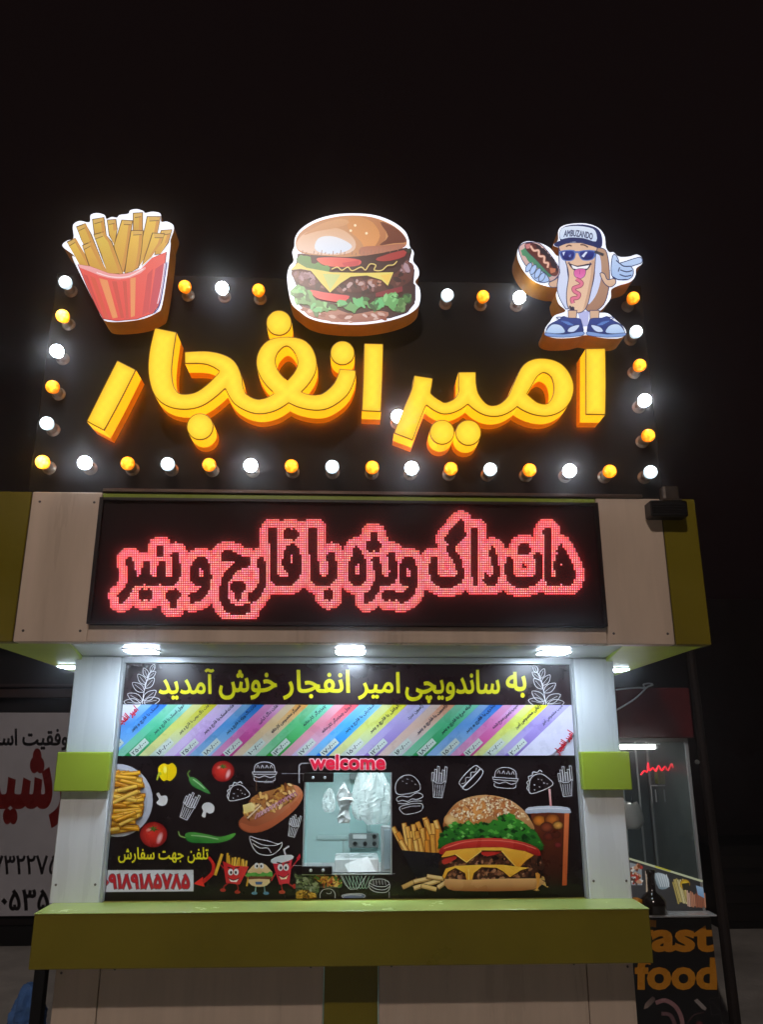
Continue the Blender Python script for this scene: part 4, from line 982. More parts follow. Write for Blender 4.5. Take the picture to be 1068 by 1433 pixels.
# food mural: the dark sheet goes round the hatch
MZ0, MZ1 = 1.0445, 1.525
mu = Canvas(3.0035, (0, 0, 1), (PX0, PX1, MZ0, MZ1))
BGC = (25, 14, 16)
for r in ((PX0, HX0, MZ0, MZ1), (HX1, PX1, MZ0, MZ1), (HX0, HX1, MZ0, HZ0), (HX0, HX1, HZ1, MZ1)): base_rect(mu, *r, BGC)
def crop(x, y, k): mu.crop = (x, y, k)
R = random.Random(11)
WT = (222, 224, 230)
def tf(cx, cy, s, a=0):
    ca, sa = math.cos(math.radians(a)), math.sin(math.radians(a))
    return lambda pts: [(cx + s * (x * ca - y * sa), cy + s * (x * sa + y * ca)) for x, y in pts]
def d_burger(cx, cy, s, a=0, w=3):
    q = tf(cx, cy, s, a)
    mu.line(q([(-.5, -.12), (-.48, -.5), (-.2, -.78), (.2, -.78), (.46, -.5), (.5, -.15), (.2, -.06), (-.2, -.04)]), w, WT, 4, True)
    for x, y in ((-.2, -.6), (0, -.66), (.18, -.55), (-.05, -.48), (.3, -.4)): mu.line(q([(x, y), (x + .05, y + .03)]), w * .8, WT)
    mu.line(q([(-.52, .08), (-.3, .02), (0, .1), (.3, -.02), (.52, .05), (.55, .18), (.3, .25), (.1, .2), (-.1, .28), (-.3, .2), (-.5, .22)]), w, WT, 4, True)
    mu.line(q([(-.5, .3), (-.2, .36), (.1, .3), (.5, .34)]), w, WT, 4); mu.line(q([(-.46, .48), (0, .40), (.48, .46), (.44, .72), (.1, .8), (-.3, .78)]), w, WT, 4, True); mu.line(q([(-.4, .56), (0, .50), (.42, .54)]), w * .7, WT, 3)
def d_fries(cx, cy, s, a=0, w=3):
    q = tf(cx, cy, s, a); mu.line(q([(-.36, -.2), (-.24, .75), (.24, .75), (.36, -.2), (.15, -.05), (-.15, -.05)]), w, WT, 0, True)
    for i, x in enumerate((-.36, -.22, -.08, .06, .2, .34)):
        t = -.62 - .18 * ((i * 7) % 3); mu.line(q([(x - .05, -.12), (x - .06, t), (x + .06, t + .02), (x + .05, -.1)]), w * .8, WT)
    for x in (-.18, -.06, .06, .18): mu.line(q([(x * 1.1, .05), (x, .68)]), w * .8, WT)
def d_taco(cx, cy, s, a=0, w=3):
    q = tf(cx, cy, s, a); mu.line(q([(-.6, .4), (-.55, -.05), (-.25, -.42), (.2, -.42), (.5, -.1), (.6, .4)]), w, WT, 4, True)
    mu.line(q([(-.66, .3), (-.72, .05), (-.6, -.1), (-.62, -.25), (-.45, -.32), (-.42, -.5), (-.2, -.5), (-.1, -.64), (.1, -.54), (.28, -.6), (.36, -.45)]), w, WT, 3)
    for x, y in ((-.3, 0), (0, -.2), (.2, .1), (-.1, .2), (.35, .2), (.15, -.1), (-.4, .25)): mu.line(q([(x, y), (x + .05, y + .05)]), w, WT)
def d_dog(cx, cy, s, a=0, w=3):
    q = tf(cx, cy, s, a); mu.line(q([(-.7, -.08), (-.6, -.3), (0, -.36), (.6, -.3), (.7, -.08), (.6, .02), (-.6, .02)]), w, WT, 4, True); mu.line(q([(-.74, .06), (-.62, .3), (0, .38), (.62, .3), (.74, .06)]), w, WT, 4)
    mu.line(q([(-.6, -.14), (-.4, -.04), (-.2, -.2), (0, -.04), (.2, -.2), (.4, -.04), (.6, -.16)]), w * .8, WT, 3); mu.line(q([(-.74, .06), (.74, .06)]), w, WT)
def d_sub(cx, cy, s, a=0, w=3):
    q = tf(cx, cy, s, a); mu.line(q([(-.56, 0), (-.5, -.35), (-.2, -.52), (.2, -.52), (.5, -.35), (.56, 0)]), w, WT, 4); mu.line(q([(-.66, 0), (.66, 0), (.62, .12), (-.62, .12)]), w, WT, 0, True)
    for x in (-.36, -.12, .12, .36): mu.line(q([(x - .07, -.2), (x, -.36), (x + .08, -.2)]), w * .8, WT, 3)
    mu.line(q([(-.6, .2), (-.3, .3), (0, .2), (.3, .3), (.6, .2)]), w, WT, 3); mu.line(q([(-.56, .3), (-.45, .5), (.45, .5), (.56, .3)]), w, WT, 3)
# ---- left half
crop(140, 1055, 3.683)
mu.blob((88, 238), 184, 188, (196, 200, 208), (188, 192, 204), n=40); mu.blob((84, 238), 160, 164, (214, 216, 224), (166, 170, 182), n=40)
for k in range(110):
    x, y = 20 + R.random() * 175, 100 + R.random() * 295
    if (x - 80) ** 2 / 158 ** 2 + (y - 245) ** 2 / 160 ** 2 > .95: continue
    a = math.radians(R.choice((-16, -8, -4, 6, 10, -24)) + R.uniform(-5, 5)); L = R.uniform(48, 80); d = (math.cos(a) * L, math.sin(a) * L); cx = x
    x0, x1 = (cx - d[0], y - d[1]), (min(cx + d[0], 236 - abs(y - 210) * .2), y + d[1]); col = R.choice([(244, 170, 26), (252, 190, 46), (232, 150, 20), (255, 208, 84), (246, 180, 34)])
    mu.stick(x0, x1, 17, col, (176, 104, 12), tuple(int(v * .82) for v in col))
    mu.line([(x0[0] + 6, x0[1] - 3), (x1[0] - 6, x1[1] - 3)], 2.5, (255, 222, 130))
mu.poly([(300, 72), (325, 48), (352, 54), (372, 46), (394, 70), (390, 110), (362, 138), (345, 132), (325, 138), (306, 112)], (252, 222, 10), (238, 196, 0), 0, smooth=3); mu.blob((335, 80), 12, 22, (255, 244, 120), (250, 220, 20)); mu.line([(350, 60), (346, 126)], 3, (214, 176, 0))
mu.poly([(290, 130), (300, 96), (312, 92), (318, 104), (304, 112), (298, 134)], (190, 196, 50), smooth=2)
mu.line([(464, 84), (452, 100), (462, 122)], 5, (110, 150, 60), 3); mu.poly([(458, 128), (480, 118), (515, 142), (570, 204), (520, 186), (476, 164)], (46, 120, 56), (90, 160, 80), 60, smooth=3); mu.line([(480, 130), (510, 152), (540, 178)], 5, (170, 210, 160), 3)
def tomato(cx, cy, r):
    mu.blob((cx, cy), r, r * .94, (226, 56, 44), (128, 14, 16), off=(-r * .15, -r * .1), n=28); mu.blob((cx + r * .45, cy + r * .25), r * .22, r * .5, (240, 190, 190), (200, 60, 56), rot=20); mu.blob((cx - r * .35, cy - r * .35), r * .26, r * .16, (244, 150, 140), (216, 60, 50), rot=-30)
    for k in range(6): a = k * 1.05 + .3; mu.poly([(cx, cy - r * .52), (cx + r * .16 * math.cos(a + .5), cy - r * .42 + r * .16 * math.sin(a + .5)), (cx + r * .44 * math.cos(a), cy - r * .42 + r * .26 * math.sin(a)), (cx + r * .12 * math.cos(a - .5), cy - r * .42 + r * .1 * math.sin(a - .5))], (70, 110, 40))
tomato(634, 88, 58); tomato(280, 412, 70)
for q in ([(290, 206), (304, 198), (314, 214), (342, 214), (348, 238), (338, 260), (314, 266), (290, 250), (304, 232)], [(524, 272), (540, 252), (566, 250), (588, 268), (586, 296), (566, 306), (548, 300), (542, 326), (524, 318), (532, 294)]): mu.poly(q, (238, 238, 236), (206, 204, 204), 120, smooth=3)
d_fries(455, 275, 82, 24, 4); d_sub(848, 92, 96, 0, 4); d_taco(712, 196, 84, -14, 4); d_fries(998, 376, 66, 14, 3.5)
mu.text('اسنک', (868, 140), w=50, h=18, col=(150, 150, 160), bold=.02)
mu.line([(938, 100), (1090, 100)], 2.5, (150, 150, 160)); mu.line([(1028, 150), (1028, 60), (1040, 48), (1150, 46)], 3, (190, 190, 196)); mu.line([(806, 120), (806, 190)], 2, (150, 110, 80))
# long hot dog
bun = [(714, 352), (738, 320), (790, 280), (880, 205), (960, 165), (1010, 160), (1042, 190), (1044, 226), (1010, 280), (940, 340), (860, 390), (780, 406), (728, 386)]
mu.poly(bun, (148, 70, 40), (222, 140, 96), 70, smooth=3); mu.poly([(724, 352), (800, 372), (900, 330), (1000, 250), (1040, 200), (1040, 230), (1000, 290), (900, 366), (800, 402), (735, 385)], (176, 88, 54), (206, 116, 74), 100, smooth=3)
top = [(736, 300), (770, 250), (800, 212), (860, 190), (920, 176), (980, 152), (1008, 185), (1000, 232), (920, 284), (840, 312), (770, 342)]
mu.poly(top, (176, 116, 62), smooth=2); mu.specks(top, 130, 6.5, [(236, 190, 110), (206, 150, 70), (150, 88, 44), (250, 214, 150), (186, 120, 60), (120, 64, 30)], 3, 2.4)
for k in range(13): x = 800 + k * 16; y = 300 - k * 9; mu.line([(x, y + 34 - k), (x + 12, y + 4), (x + 26, y + 20)], 6, R.choice([(206, 150, 170), (190, 120, 140), (226, 180, 190)]), 3)
mu.poly([(736, 262), (782, 248), (798, 262), (796, 290), (742, 306)], (240, 214, 120), (250, 230, 160), 60); mu.line([(760, 330), (830, 262)], 7, (240, 216, 180))
mu.line([(404, 398), (412, 420), (440, 430)], 6, (140, 180, 90), 3); mu.poly([(438, 414), (470, 402), (540, 410), (620, 426), (698, 406), (672, 438), (610, 456), (520, 458), (456, 450)], (30, 116, 44), (96, 176, 70), 80, smooth=3); mu.line([(470, 418), (540, 424), (610, 438)], 5, (170, 214, 150), 3)
q = tf(845, 475, 100, 6); mu.line(q([(-.78, -.42), (-.4, -.36), (.2, -.3), (.7, -.2), (.9, -.3), (.86, .0), (.5, .36), (.1, .44), (-.3, .36), (-.6, .05)]), 4, WT, 4, True); mu.line(q([(-.6, -.1), (-.2, .1), (.2, .06), (.4, .3)]), 4, WT, 3); mu.line(q([(-.7, -.3), (-.1, -.08), (.5, -.1), (.86, -.25)]), 4, WT, 3)
mu.text('تلفن جهت سفارش', (330, 518), w=462, h=78, col=(238, 228, 40), bold=.02)
mu.poly([(10, 597), (482, 596), (482, 706), (5, 710)], (226, 230, 240))
mu.text('۰۹۱۸۹۱۸۵۷۸۵', (243, 655), w=432, h=70, col=(110, 110, 130), bold=.075); mu.text('۰۹۱۸۹۱۸۵۷۸۵', (243, 655), w=432, h=70, col=(206, 30, 44), bold=.045)
mu.line([(562, 528), (586, 562), (584, 604), (556, 636), (530, 655)], 15, (200, 34, 30), 4, wd2=22); mu.poly([(484, 664), (534, 628), (530, 650), (544, 680)], (232, 50, 40))
# three little cartoon snacks
def face(cx, cy, s, br=True):
    for sx in (-1, 1):
        mu.blob((cx + sx * s * .42, cy), s * .4, s * .5, (250, 250, 250), (226, 226, 230)); mu.blob((cx + sx * s * .36, cy + s * .06), s * .17, s * .24, (20, 16, 20))
        if br: mu.line([(cx + sx * s * .9, cy - s * .75), (cx + sx * s * .2, cy - s * .55)], s * .16, (40, 14, 14))
def limb(pts, c, w=6): mu.line(pts, w, c, 3)
limb([(642, 590), (622, 570), (616, 550)], (190, 40, 46)); mu.stick((596, 620), (632, 512), 14, (240, 190, 60), (130, 80, 20)); limb([(742, 620), (760, 640), (756, 670)], (190, 40, 46)); mu.stick((756, 680), (766, 632), 9, (240, 190, 60))
limb([(668, 660), (640, 680), (640, 698)], (190, 40, 46)); mu.blob((634, 700), 15, 9, (200, 50, 50)); limb([(704, 666), (712, 690), (706, 704)], (190, 40, 46)); mu.blob((708, 710), 15, 9, (190, 60, 50))
for k in range(9): x = 654 + k * 12; mu.stick((x + 2, 580), (x + R.uniform(-6, 12), 506 + R.random() * 34 + k * 2), 10, R.choice([(246, 204, 80), (232, 180, 50)]), (130, 84, 20))
mu.poly([(636, 548), (690, 572), (770, 576), (722, 668), (652, 660)], (206, 34, 40), (226, 60, 56), 0); face(690, 604, 34); mu.poly([(664, 634), (690, 646), (718, 636), (706, 656), (676, 654)], (250, 240, 240)); mu.line([(662, 632), (690, 646), (720, 634)], 4, (60, 10, 14), 3)
limb([(780, 630), (750, 620)], (200, 150, 100)); limb([(876, 640), (900, 625)], (200, 150, 100)); limb([(804, 676), (800, 712)], (150, 190, 220), 7); limb([(846, 676), (850, 712)], (150, 190, 220), 7); mu.blob((796, 716), 15, 8, (110, 170, 220)); mu.blob((856, 716), 15, 8, (110, 170, 220))
mu.poly([(768, 612), (778, 584), (804, 562), (846, 562), (872, 584), (884, 612)], (222, 184, 130), (240, 208, 160), 90, smooth=3); mu.poly(jag([(756, 608), (890, 606), (894, 626), (756, 628)], 6, 12, 3), (90, 160, 70)); mu.poly([(766, 626), (884, 626), (880, 642), (768, 642)], (110, 60, 40)); mu.poly([(768, 642), (876, 642), (862, 672), (824, 680), (784, 672)], (232, 200, 150), smooth=2); mu.poly([(802, 654), (840, 654), (836, 668), (806, 668)], (60, 90, 150)); face(822, 572, 30, False)
limb([(984, 590), (1010, 556), (1022, 534)], (200, 40, 50)); mu.poly([(1012, 536), (1030, 510), (1034, 530), (1024, 548)], (214, 40, 60)); limb([(905, 610), (884, 650)], (200, 40, 50)); limb([(934, 664), (940, 704)], (200, 40, 50)); limb([(966, 662), (998, 684)], (200, 40, 50)); mu.blob((938, 710), 17, 9, (214, 70, 60)); mu.blob((1002, 680), 9, 13, (200, 60, 50))
mu.poly([(890, 552), (992, 536), (978, 660), (926, 668)], (200, 30, 52), (224, 56, 70), 0); mu.poly([(884, 540), (930, 520), (990, 516), (996, 536), (940, 556), (892, 560)], (206, 216, 226), (230, 236, 240), 0, smooth=2); mu.line([(958, 520), (950, 488), (976, 472)], 8, (230, 230, 236)); face(946, 580, 36); mu.poly([(922, 620), (948, 632), (972, 616), (962, 640), (934, 642)], (250, 236, 200)); mu.line([(918, 618), (948, 632), (976, 612)], 4, (70, 10, 20), 3)
# ---- right half
crop(545, 1060, 3.814)
d_burger(104, 196, 128, -8, 3.5); d_fries(264, 140, 96, 4, 3.5); d_dog(436, 106, 98, -46, 4); d_sub(620, 108, 104, 4, 3.5); d_taco(800, 132, 100, -22, 4); d_fries(944, 136, 92, -6, 3.5)
mu.line([(60, 110), (75, 100)], 2, WT)
fan = [(20, 372, 84, 496), (44, 400, 100, 500), (78, 350, 104, 500), (96, 368, 120, 505), (120, 392, 130, 505), (128, 356, 148, 505), (150, 344, 206, 470), (146, 392, 165, 505), (188, 320, 222, 440), (176, 376, 190, 505), (206, 372, 214, 505),
       (196, 330, 244, 470), (232, 350, 250, 505), (246, 334, 282, 440), (258, 380, 262, 505), (228, 410, 236, 505), (110, 430, 112, 505), (160, 430, 176, 505), (60, 440, 96, 500), (200, 440, 204, 506), (140, 440, 150, 506)]
for x0, y0, x1, y1 in fan: mu.stick((x1, y1), (x0, y0), 22, R.choice([(242, 186, 90), (250, 206, 116), (230, 164, 66), (246, 192, 96), (236, 150, 50)]), (150, 84, 20), (214, 144, 58))
mu.poly([(66, 492), (170, 500), (275, 508), (282, 650), (140, 648)], (18, 15, 17), (30, 26, 32), 90)
for a, b in (((70, 690), (150, 650)), ((130, 660), (220, 640)), ((130, 694), (270, 652)), ((200, 630), (290, 644)), ((258, 690), (320, 650)), ((170, 680), (250, 700))): mu.stick(a, b, 22, R.choice([(232, 194, 128), (240, 206, 146), (220, 176, 108)]), (96, 62, 24), (200, 156, 92))
for a, b in (((800, 636), (906, 668)), ((790, 650), (850, 684)), ((720, 590), (800, 628)), ((850, 640), (912, 660))): mu.stick(a, b, 18, R.choice([(236, 200, 130), (226, 184, 108)]), (96, 62, 24))
# cola
mu.poly([(752, 295), (962, 290), (948, 682), (838, 686), (796, 500)], (34, 10, 8), (110, 44, 20), 90); mu.poly([(935, 296), (960, 292), (947, 680), (922, 682)], (190, 84, 40), (226, 120, 70), 90)
for x, y, r, c in ((800, 335, 40, (226, 130, 40)), (870, 330, 44, (200, 110, 40)), (840, 370, 36, (150, 70, 40)), (900, 360, 30, (236, 170, 80)), (850, 420, 30, (110, 40, 26)), (900, 465, 22, (130, 40, 40)), (890, 410, 26, (90, 36, 20)), (880, 540, 26, (70, 26, 18))): mu.blob((x, y), r, r * .8, c, (64, 22, 14), n=14)
mu.poly([(724, 288), (742, 264), (850, 256), (950, 264), (968, 284), (960, 296), (850, 292), (740, 298)], (176, 186, 204), (214, 222, 236), 90, smooth=2); mu.line([(734, 276), (850, 268), (960, 276)], 4, (240, 244, 250), 3)
mu.poly([(849, 166), (861, 166), (867, 258), (856, 258)], (226, 150, 150), (240, 190, 190), 90)
# burger
bt = [(288, 372), (300, 310), (360, 238), (440, 206), (530, 198), (630, 220), (704, 268), (750, 326), (772, 384), (700, 372), (500, 352), (340, 372)]
mu.poly(bt, (146, 78, 34), (226, 170, 110), 80, smooth=4); mu.blob((440, 290), 130, 70, (232, 160, 84), (196, 118, 58), rot=-14, n=24); mu.blob((330, 330), 40, 34, (240, 204, 140), (206, 140, 76)); mu.blob((600, 270), 90, 50, (202, 124, 62), (176, 100, 48), rot=20)
mu.specks([(320, 300), (400, 222), (530, 200), (640, 226), (720, 290), (740, 330), (600, 300), (480, 330), (400, 340)], 300, 4.2, [(250, 236, 206), (240, 216, 176), (226, 190, 140), (170, 100, 50)], 21, 1.7)
mu.poly([(272, 520), (300, 490), (800, 500), (826, 580), (800, 650), (290, 650), (262, 590)], (40, 18, 12))
lt2 = [(254, 440), (268, 402), (330, 350), (400, 342), (450, 350), (520, 352), (590, 318), (640, 286), (690, 330), (760, 372), (806, 430), (822, 490), (780, 484), (700, 440), (560, 425), (430, 430), (330, 450), (262, 482)]
mu.poly(jag(lt2, 9, 16, 7), (24, 88, 26), (60, 146, 44), 90)
for k in range(170):
    i = R.randrange(len(lt2)); a = np.array(lt2[i]); b = np.array(lt2[R.randrange(len(lt2))]); p = a + (b - a) * R.uniform(.05, .6)
    if winding(np.array([p]), [np.array(lt2, float)])[0] == 0: continue
    z = R.uniform(8, 20); mu.poly(jag([(p[0] - z, p[1]), (p[0], p[1] - z * .7), (p[0] + z, p[1] + 2), (p[0] + z * .2, p[1] + z * .6)], 4, 7, k), R.choice([(50, 130, 40), (84, 170, 60), (20, 74, 22), (120, 196, 90), (36, 106, 34), (14, 56, 16)]))
mu.poly([(266, 494), (300, 462), (400, 436), (540, 426), (680, 440), (780, 474), (806, 512), (780, 520), (640, 486), (540, 476), (400, 486), (282, 514)], (150, 18, 18), (220, 60, 50), 90, smooth=3); mu.line([(290, 482), (400, 448), (540, 438), (680, 452), (780, 484)], 5, (240, 120, 100), 3)
pat1 = [(264, 584), (278, 540), (400, 500), (560, 490), (700, 500), (790, 528), (826, 574), (800, 602), (700, 586), (560, 576), (300, 582)]
pat2 = [(288, 642), (310, 600), (400, 586), (600, 586), (740, 590), (802, 620), (790, 642), (600, 647), (320, 648)]
for p in (pat1, pat2): mu.poly(p, (56, 28, 18), (86, 46, 30), 90, smooth=3); mu.specks(p, 150, 7, [(120, 70, 46), (40, 18, 12), (150, 96, 66), (90, 48, 30), (30, 14, 10), (176, 120, 90)], 5, 1.6)
mu.poly([(280, 545), (338, 512), (366, 524), (330, 552), (292, 566)], (190, 50, 40), smooth=2); mu.poly([(484, 500), (556, 488), (600, 500), (520, 524)], (200, 44, 38), smooth=2)
c1 = [(274, 528), (300, 496), (400, 482), (500, 476), (600, 476), (720, 496), (768, 516), (724, 548), (684, 592), (640, 542), (596, 492), (490, 492), (452, 522), (410, 557), (350, 514), (300, 526)]
mu.poly([(x, y + 6) for x, y in c1], (90, 40, 10)); mu.poly(c1, (236, 150, 30), (252, 190, 66), 90); mu.line([(350, 512), (410, 555), (490, 494)], 4, (255, 216, 120)); mu.line([(596, 494), (640, 544), (684, 590)], 4, (255, 210, 110))
c2 = [(282, 628), (300, 588), (350, 574), (470, 568), (600, 568), (742, 584), (700, 596), (640, 634), (606, 604), (570, 584), (490, 580), (448, 612), (436, 660), (424, 692), (412, 660), (402, 612), (350, 584), (310, 606), (292, 646)]
mu.poly([(x, y + 5) for x, y in c2], (80, 36, 8)); mu.poly(c2, (232, 148, 26), (252, 196, 70), 90); mu.line([(420, 590), (424, 680)], 5, (255, 216, 120), 3)
mu.poly([(294, 644), (420, 648), (800, 640), (794, 686), (700, 706), (400, 708), (310, 696)], (150, 80, 36), (232, 176, 116), 90, smooth=2)
mu.poly([(776, 612), (800, 620), (792, 690), (778, 708), (784, 660)], (222, 150, 60), smooth=2); mu.poly([(764, 704), (800, 704), (782, 696)], (222, 170, 90))
# ---- under the hatch
crop(410, 1040, 6.233)
mu.poly([(22, 1145), (420, 1145), (428, 1252), (215, 1252), (215, 1362), (22, 1362)], (70, 78, 56)); mu.specks([(24, 1150), (225, 1150), (215, 1290), (60, 1290)], 120, 11, [(150, 166, 126), (90, 110, 74), (180, 190, 160), (60, 70, 44), (120, 130, 90)], 4, 1.8)
mu.poly([(150, 1150), (418, 1148), (424, 1244), (250, 1244)], (60, 36, 20)); mu.specks([(180, 1150), (410, 1150), (420, 1240), (250, 1240)], 90, 11, [(220, 160, 60), (180, 70, 40), (90, 130, 50), (240, 200, 110), (50, 30, 18), (200, 110, 60)], 6, 1.8)
mu.poly([(35, 1285), (120, 1275), (210, 1320), (205, 1358), (35, 1360)], (120, 84, 20)); mu.specks([(40, 1290), (120, 1280), (205, 1325), (200, 1355), (40, 1355)], 60, 11, [(200, 150, 40), (150, 100, 20), (226, 180, 80), (90, 60, 16)], 8, 2)
mu.line([(22, 1250), (420, 1250)], 4, (150, 160, 140))
mu.line([(300, 1266), (340, 1272), (368, 1310), (366, 1360)], 5, WT, 3); mu.line([(302, 1266), (262, 1276), (236, 1315), (240, 1360)], 5, WT, 3); mu.line([(292, 1300), (305, 1310), (330, 1306), (335, 1290)], 4, WT, 3)
mu.poly([(424, 1330), (470, 1312), (580, 1306), (632, 1325), (600, 1350), (480, 1358)], (120, 130, 160), smooth=3); mu.line([(440, 1330), (500, 1318), (600, 1322)], 6, WT, 3); mu.line([(424, 1330), (470, 1312), (580, 1306), (632, 1325), (600, 1350), (480, 1358)], 4, WT, 3, True)
for k in range(7): x = 430 + k * 28; mu.line([(x, 1150), (x + 55 - k * 3, 1262), (x + 70 - k * 3, 1256), (x + 60 + k * 8, 1150)], 4, (170, 206, 190))
mu.line([(418, 1150), (460, 1230), (500, 1270), (560, 1266), (640, 1150)], 4, WT)
mu.line([(665, 1210), (690, 1186), (780, 1180), (838, 1210), (840, 1270), (800, 1296), (720, 1290), (670, 1260)], 5, WT, 3, True); mu.line([(668, 1212), (720, 1240), (800, 1246), (840, 1222)], 5, WT, 3); mu.line([(670, 1236), (730, 1268), (800, 1272), (840, 1246)], 5, WT, 3)
for k in range(5): mu.line([(700 + k * 26, 1190), (705 + k * 26, 1230)], 4, WT)
mu.line([(840, 1290), (840, 1358)], 4, WT); mu.line([(0, 1064), (90, 1064)], 4, (190, 190, 190)); mu.line([(852, 1138), (890, 1134)], 4, (190, 190, 190))
mu.line([(52, 345), (52, 190), (72, 172), (140, 170)], 5, (186, 186, 190)); mu.line([(-10, 264), (360, 262)], 4, (150, 150, 152)); mu.line([(92, 330), (92, 262)], 4, (130, 130, 130))
mu.build('mural_print', M_PRINT, K)

# ------------------------------------------------------------------ welcome sign: raised letters with a white edge
lo = loops_of('welcome', .02, 4); al = np.vstack(lo); mn_, mx_ = al.min(0), al.max(0)
q = [np.stack([434 + (l[:, 0] - mn_[0]) / (mx_[0] - mn_[0]) * 105, 1076.5 - (l[:, 1] - mn_[1]) / (mx_[1] - mn_[1]) * 20.5], 1)[::-1] for l in lo]
X, Y = grid(428, 546, 1048, 1084, .4); D = poly_field(X, Y, q)
a = at(486, 1079, 2.985)
t = thing('welcome_sign', 'raised red welcome lettering with white edges above the serving window', 'sign', (a[0], 2.985, a[1]))
o = slab('white_edge', [thin(l, .1) for l in contour(X, Y, D, 1.55)], 2.990, 3.0012, mat('white acrylic', (240, 224, 228), rough=.25, emit=(250, 190, 200), es=.12), t, 2.985)
slab('lettering', [thin(l, .1) for l in contour(X, Y, D, .35)], 2.984, 2.9899, mat('red acrylic', (216, 34, 66), rough=.25, emit=(224, 40, 70), es=.2), t, 2.985)
# ------------------------------------------------------------------ food cart to the right, behind the kiosk's line
CY = 3.70
def rect(px0, py0, px1, py1, Y):
    a, b = at(px0, py1, Y), at(px1, py0, Y); return a[0], b[0], a[1], b[1]
xr = at(984, 1240, CY)[0]; xl = 1.06
zb = at(985, 1281, CY)[1]; zg = at(963, 1036, CY)[1]; zt = at(965, 963, CY)[1]
xr2 = at(1003, 1340, CY)[0]
C_ = thing('food_cart', 'glass fronted food cart with dark red header and black fast food panel', 'food cart', ((xl + xr) / 2, CY, 0))
M_RED = mat('dark red panel', (92, 44, 46), rough=.14, noise=.4, nscale=4, coat=.5)
B().box(xl, xr + .015, CY - .05, CY + .55, zg + .012, zt, bev=.006).to('header_panel', M_RED, C_)
fr = B(); w_ = .012
fr.box(xl, xr, CY - .002, CY + .012, zg - .006, zg + .011).box(xl, xr + .01, CY - .012, CY + .012, zb - .004, zb + .012).box(xr - w_, xr, CY - .002, CY + .012, zb + .0125, zg - .0065)
fr.box(xr - w_, xr, CY + .5, CY + .512, zb + .0125, zg - .0065).box(xr - w_, xr, CY + .0125, CY + .4995, zb - .004, zb + .012)
fr.box(xr - .145, xr - .138, CY + .3, CY + .307, zb + .05, zg - .0065)
fr.to('frame', M_ALU, C_)
B().box(xl + .002, xr - w_ - .001, CY + .002, CY + .006, zb + .0125, zg - .0065).to('front_glass', mat('cart glass', (210, 226, 226), rough=.03, alpha=.055, spec=.7), C_)
B().box(xr - .006, xr - .002, CY + .0125, CY + .4995, zb + .0125, zg - .0065).to('side_glass', mat('dusty glass', (150, 166, 164), rough=.25, alpha=.30, noise=.5, nscale=14), C_)
B().box(xl, xr - .02, CY + .52, CY + .535, zb + .013, zg - .007).to('rear_panel', mat('cart back', (84, 94, 98), rough=.3, noise=.6, nscale=5), C_)
B().box(xr - .25, xr - .17, CY + .44, CY + .51, zb + .2, zg - .008).to('inner_post', mat('post pale', (196, 212, 214), rough=.3, noise=.2), C_)
B().box(xl, xr - .02, CY + .02, CY + .5, zb + .013, zb + .03).to('cart_tray', M_STEEL, C_)
# picture strip slanting across the lower glass
c = Canvas(CY - .0005, (860, 950, 4.216))
strip = [(80, 1056), (520, 1192), (536, 1368), (95, 1362)]
c.poly([(80, 1064), (520, 1200), (536, 1366), (95, 1362)], (66, 66, 68), (40, 40, 42), 0)
c.poly([(88, 1080), (160, 1100), (165, 1215), (96, 1215)], (150, 156, 160)); c.specks([(90, 1085), (155, 1105), (160, 1210), (98, 1210)], 40, 9, [(130, 70, 40), (200, 150, 120), (180, 60, 50), (226, 220, 210), (90, 60, 50)], 3, 1.6)
for k in range(7): x = 186 + k * 6; c.stick((x, 1130 + k * 3), (x + R.uniform(-4, 10), 1280), 9, R.choice([(206, 186, 160), (180, 150, 120), (220, 200, 180)]), (80, 60, 50))
c.poly([(240, 1145), (310, 1160), (322, 1225), (262, 1235)], (120, 140, 150), (190, 206, 214), 60, smooth=3)
for k in range(5): c.line([(250 + k * 14, 1150), (275 + k * 12, 1225)], 4, (230, 236, 240))
for k in range(9): x = 345 + k * 7; c.stick((x, 1170 + R.random() * 30), (x + 30 + R.random() * 10, 1300 + R.random() * 30), 9, R.choice([(206, 186, 110), (180, 160, 90), (220, 206, 150)]), (60, 54, 30))
c.blob((415, 1210), 30, 30, (240, 206, 60), (180, 130, 20)); c.poly([(395, 1205), (440, 1200), (445, 1235), (405, 1245)], (40, 36, 20))
for k in range(11): x = 428 + k * 10; c.stick((x, 1240 + R.random() * 30), (x + 6, 1350 - R.random() * 14), 8, R.choice([(190, 130, 100), (160, 96, 70), (210, 170, 150)]), (70, 40, 30))
c.poly([(478, 1215), (520, 1228), (528, 1290), (490, 1270)], (120, 160, 200), (160, 190, 220), 60)
c.line([(80, 1056), (300, 1124), (520, 1192)], 12, (200, 206, 170)); c.line([(240, 1104), (330, 1132)], 9, (206, 200, 60))
c.build('picture_strip', mat('glowing strip', attr=True, attr_emit=.5, rough=.3), C_)  # emission stands in for lamp light falling on the pictures
lm = thing('cart_lamp', 'slim lit white tube under the dark red header inside the cart glass', 'lamp', (xr - .3, CY + .045, zg - .03))
B().box(-.16, .16, -.012, .012, -.008, .010, bev=.003).to('tube', mat('cart tube', (255, 255, 255), emit=(240, 240, 236), es=17), lm, local=True)
B().box(-.18, .18, -.018, .018, .0105, .018).to('holder', M_ALU, lm, local=True)
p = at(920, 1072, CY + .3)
ns = thing('reflection_squiggle', 'wavy red glowing squiggle added for a reflection near the top of the cart glass', 'reflection', (p[0], CY + .3, p[1] - .03))
w_ = [(897, 1084), (902, 1078), (906, 1080), (907, 1066), (909, 1078), (914, 1074), (918, 1079), (922, 1071), (926, 1078), (931, 1072), (935, 1078), (940, 1068), (942, 1074)]
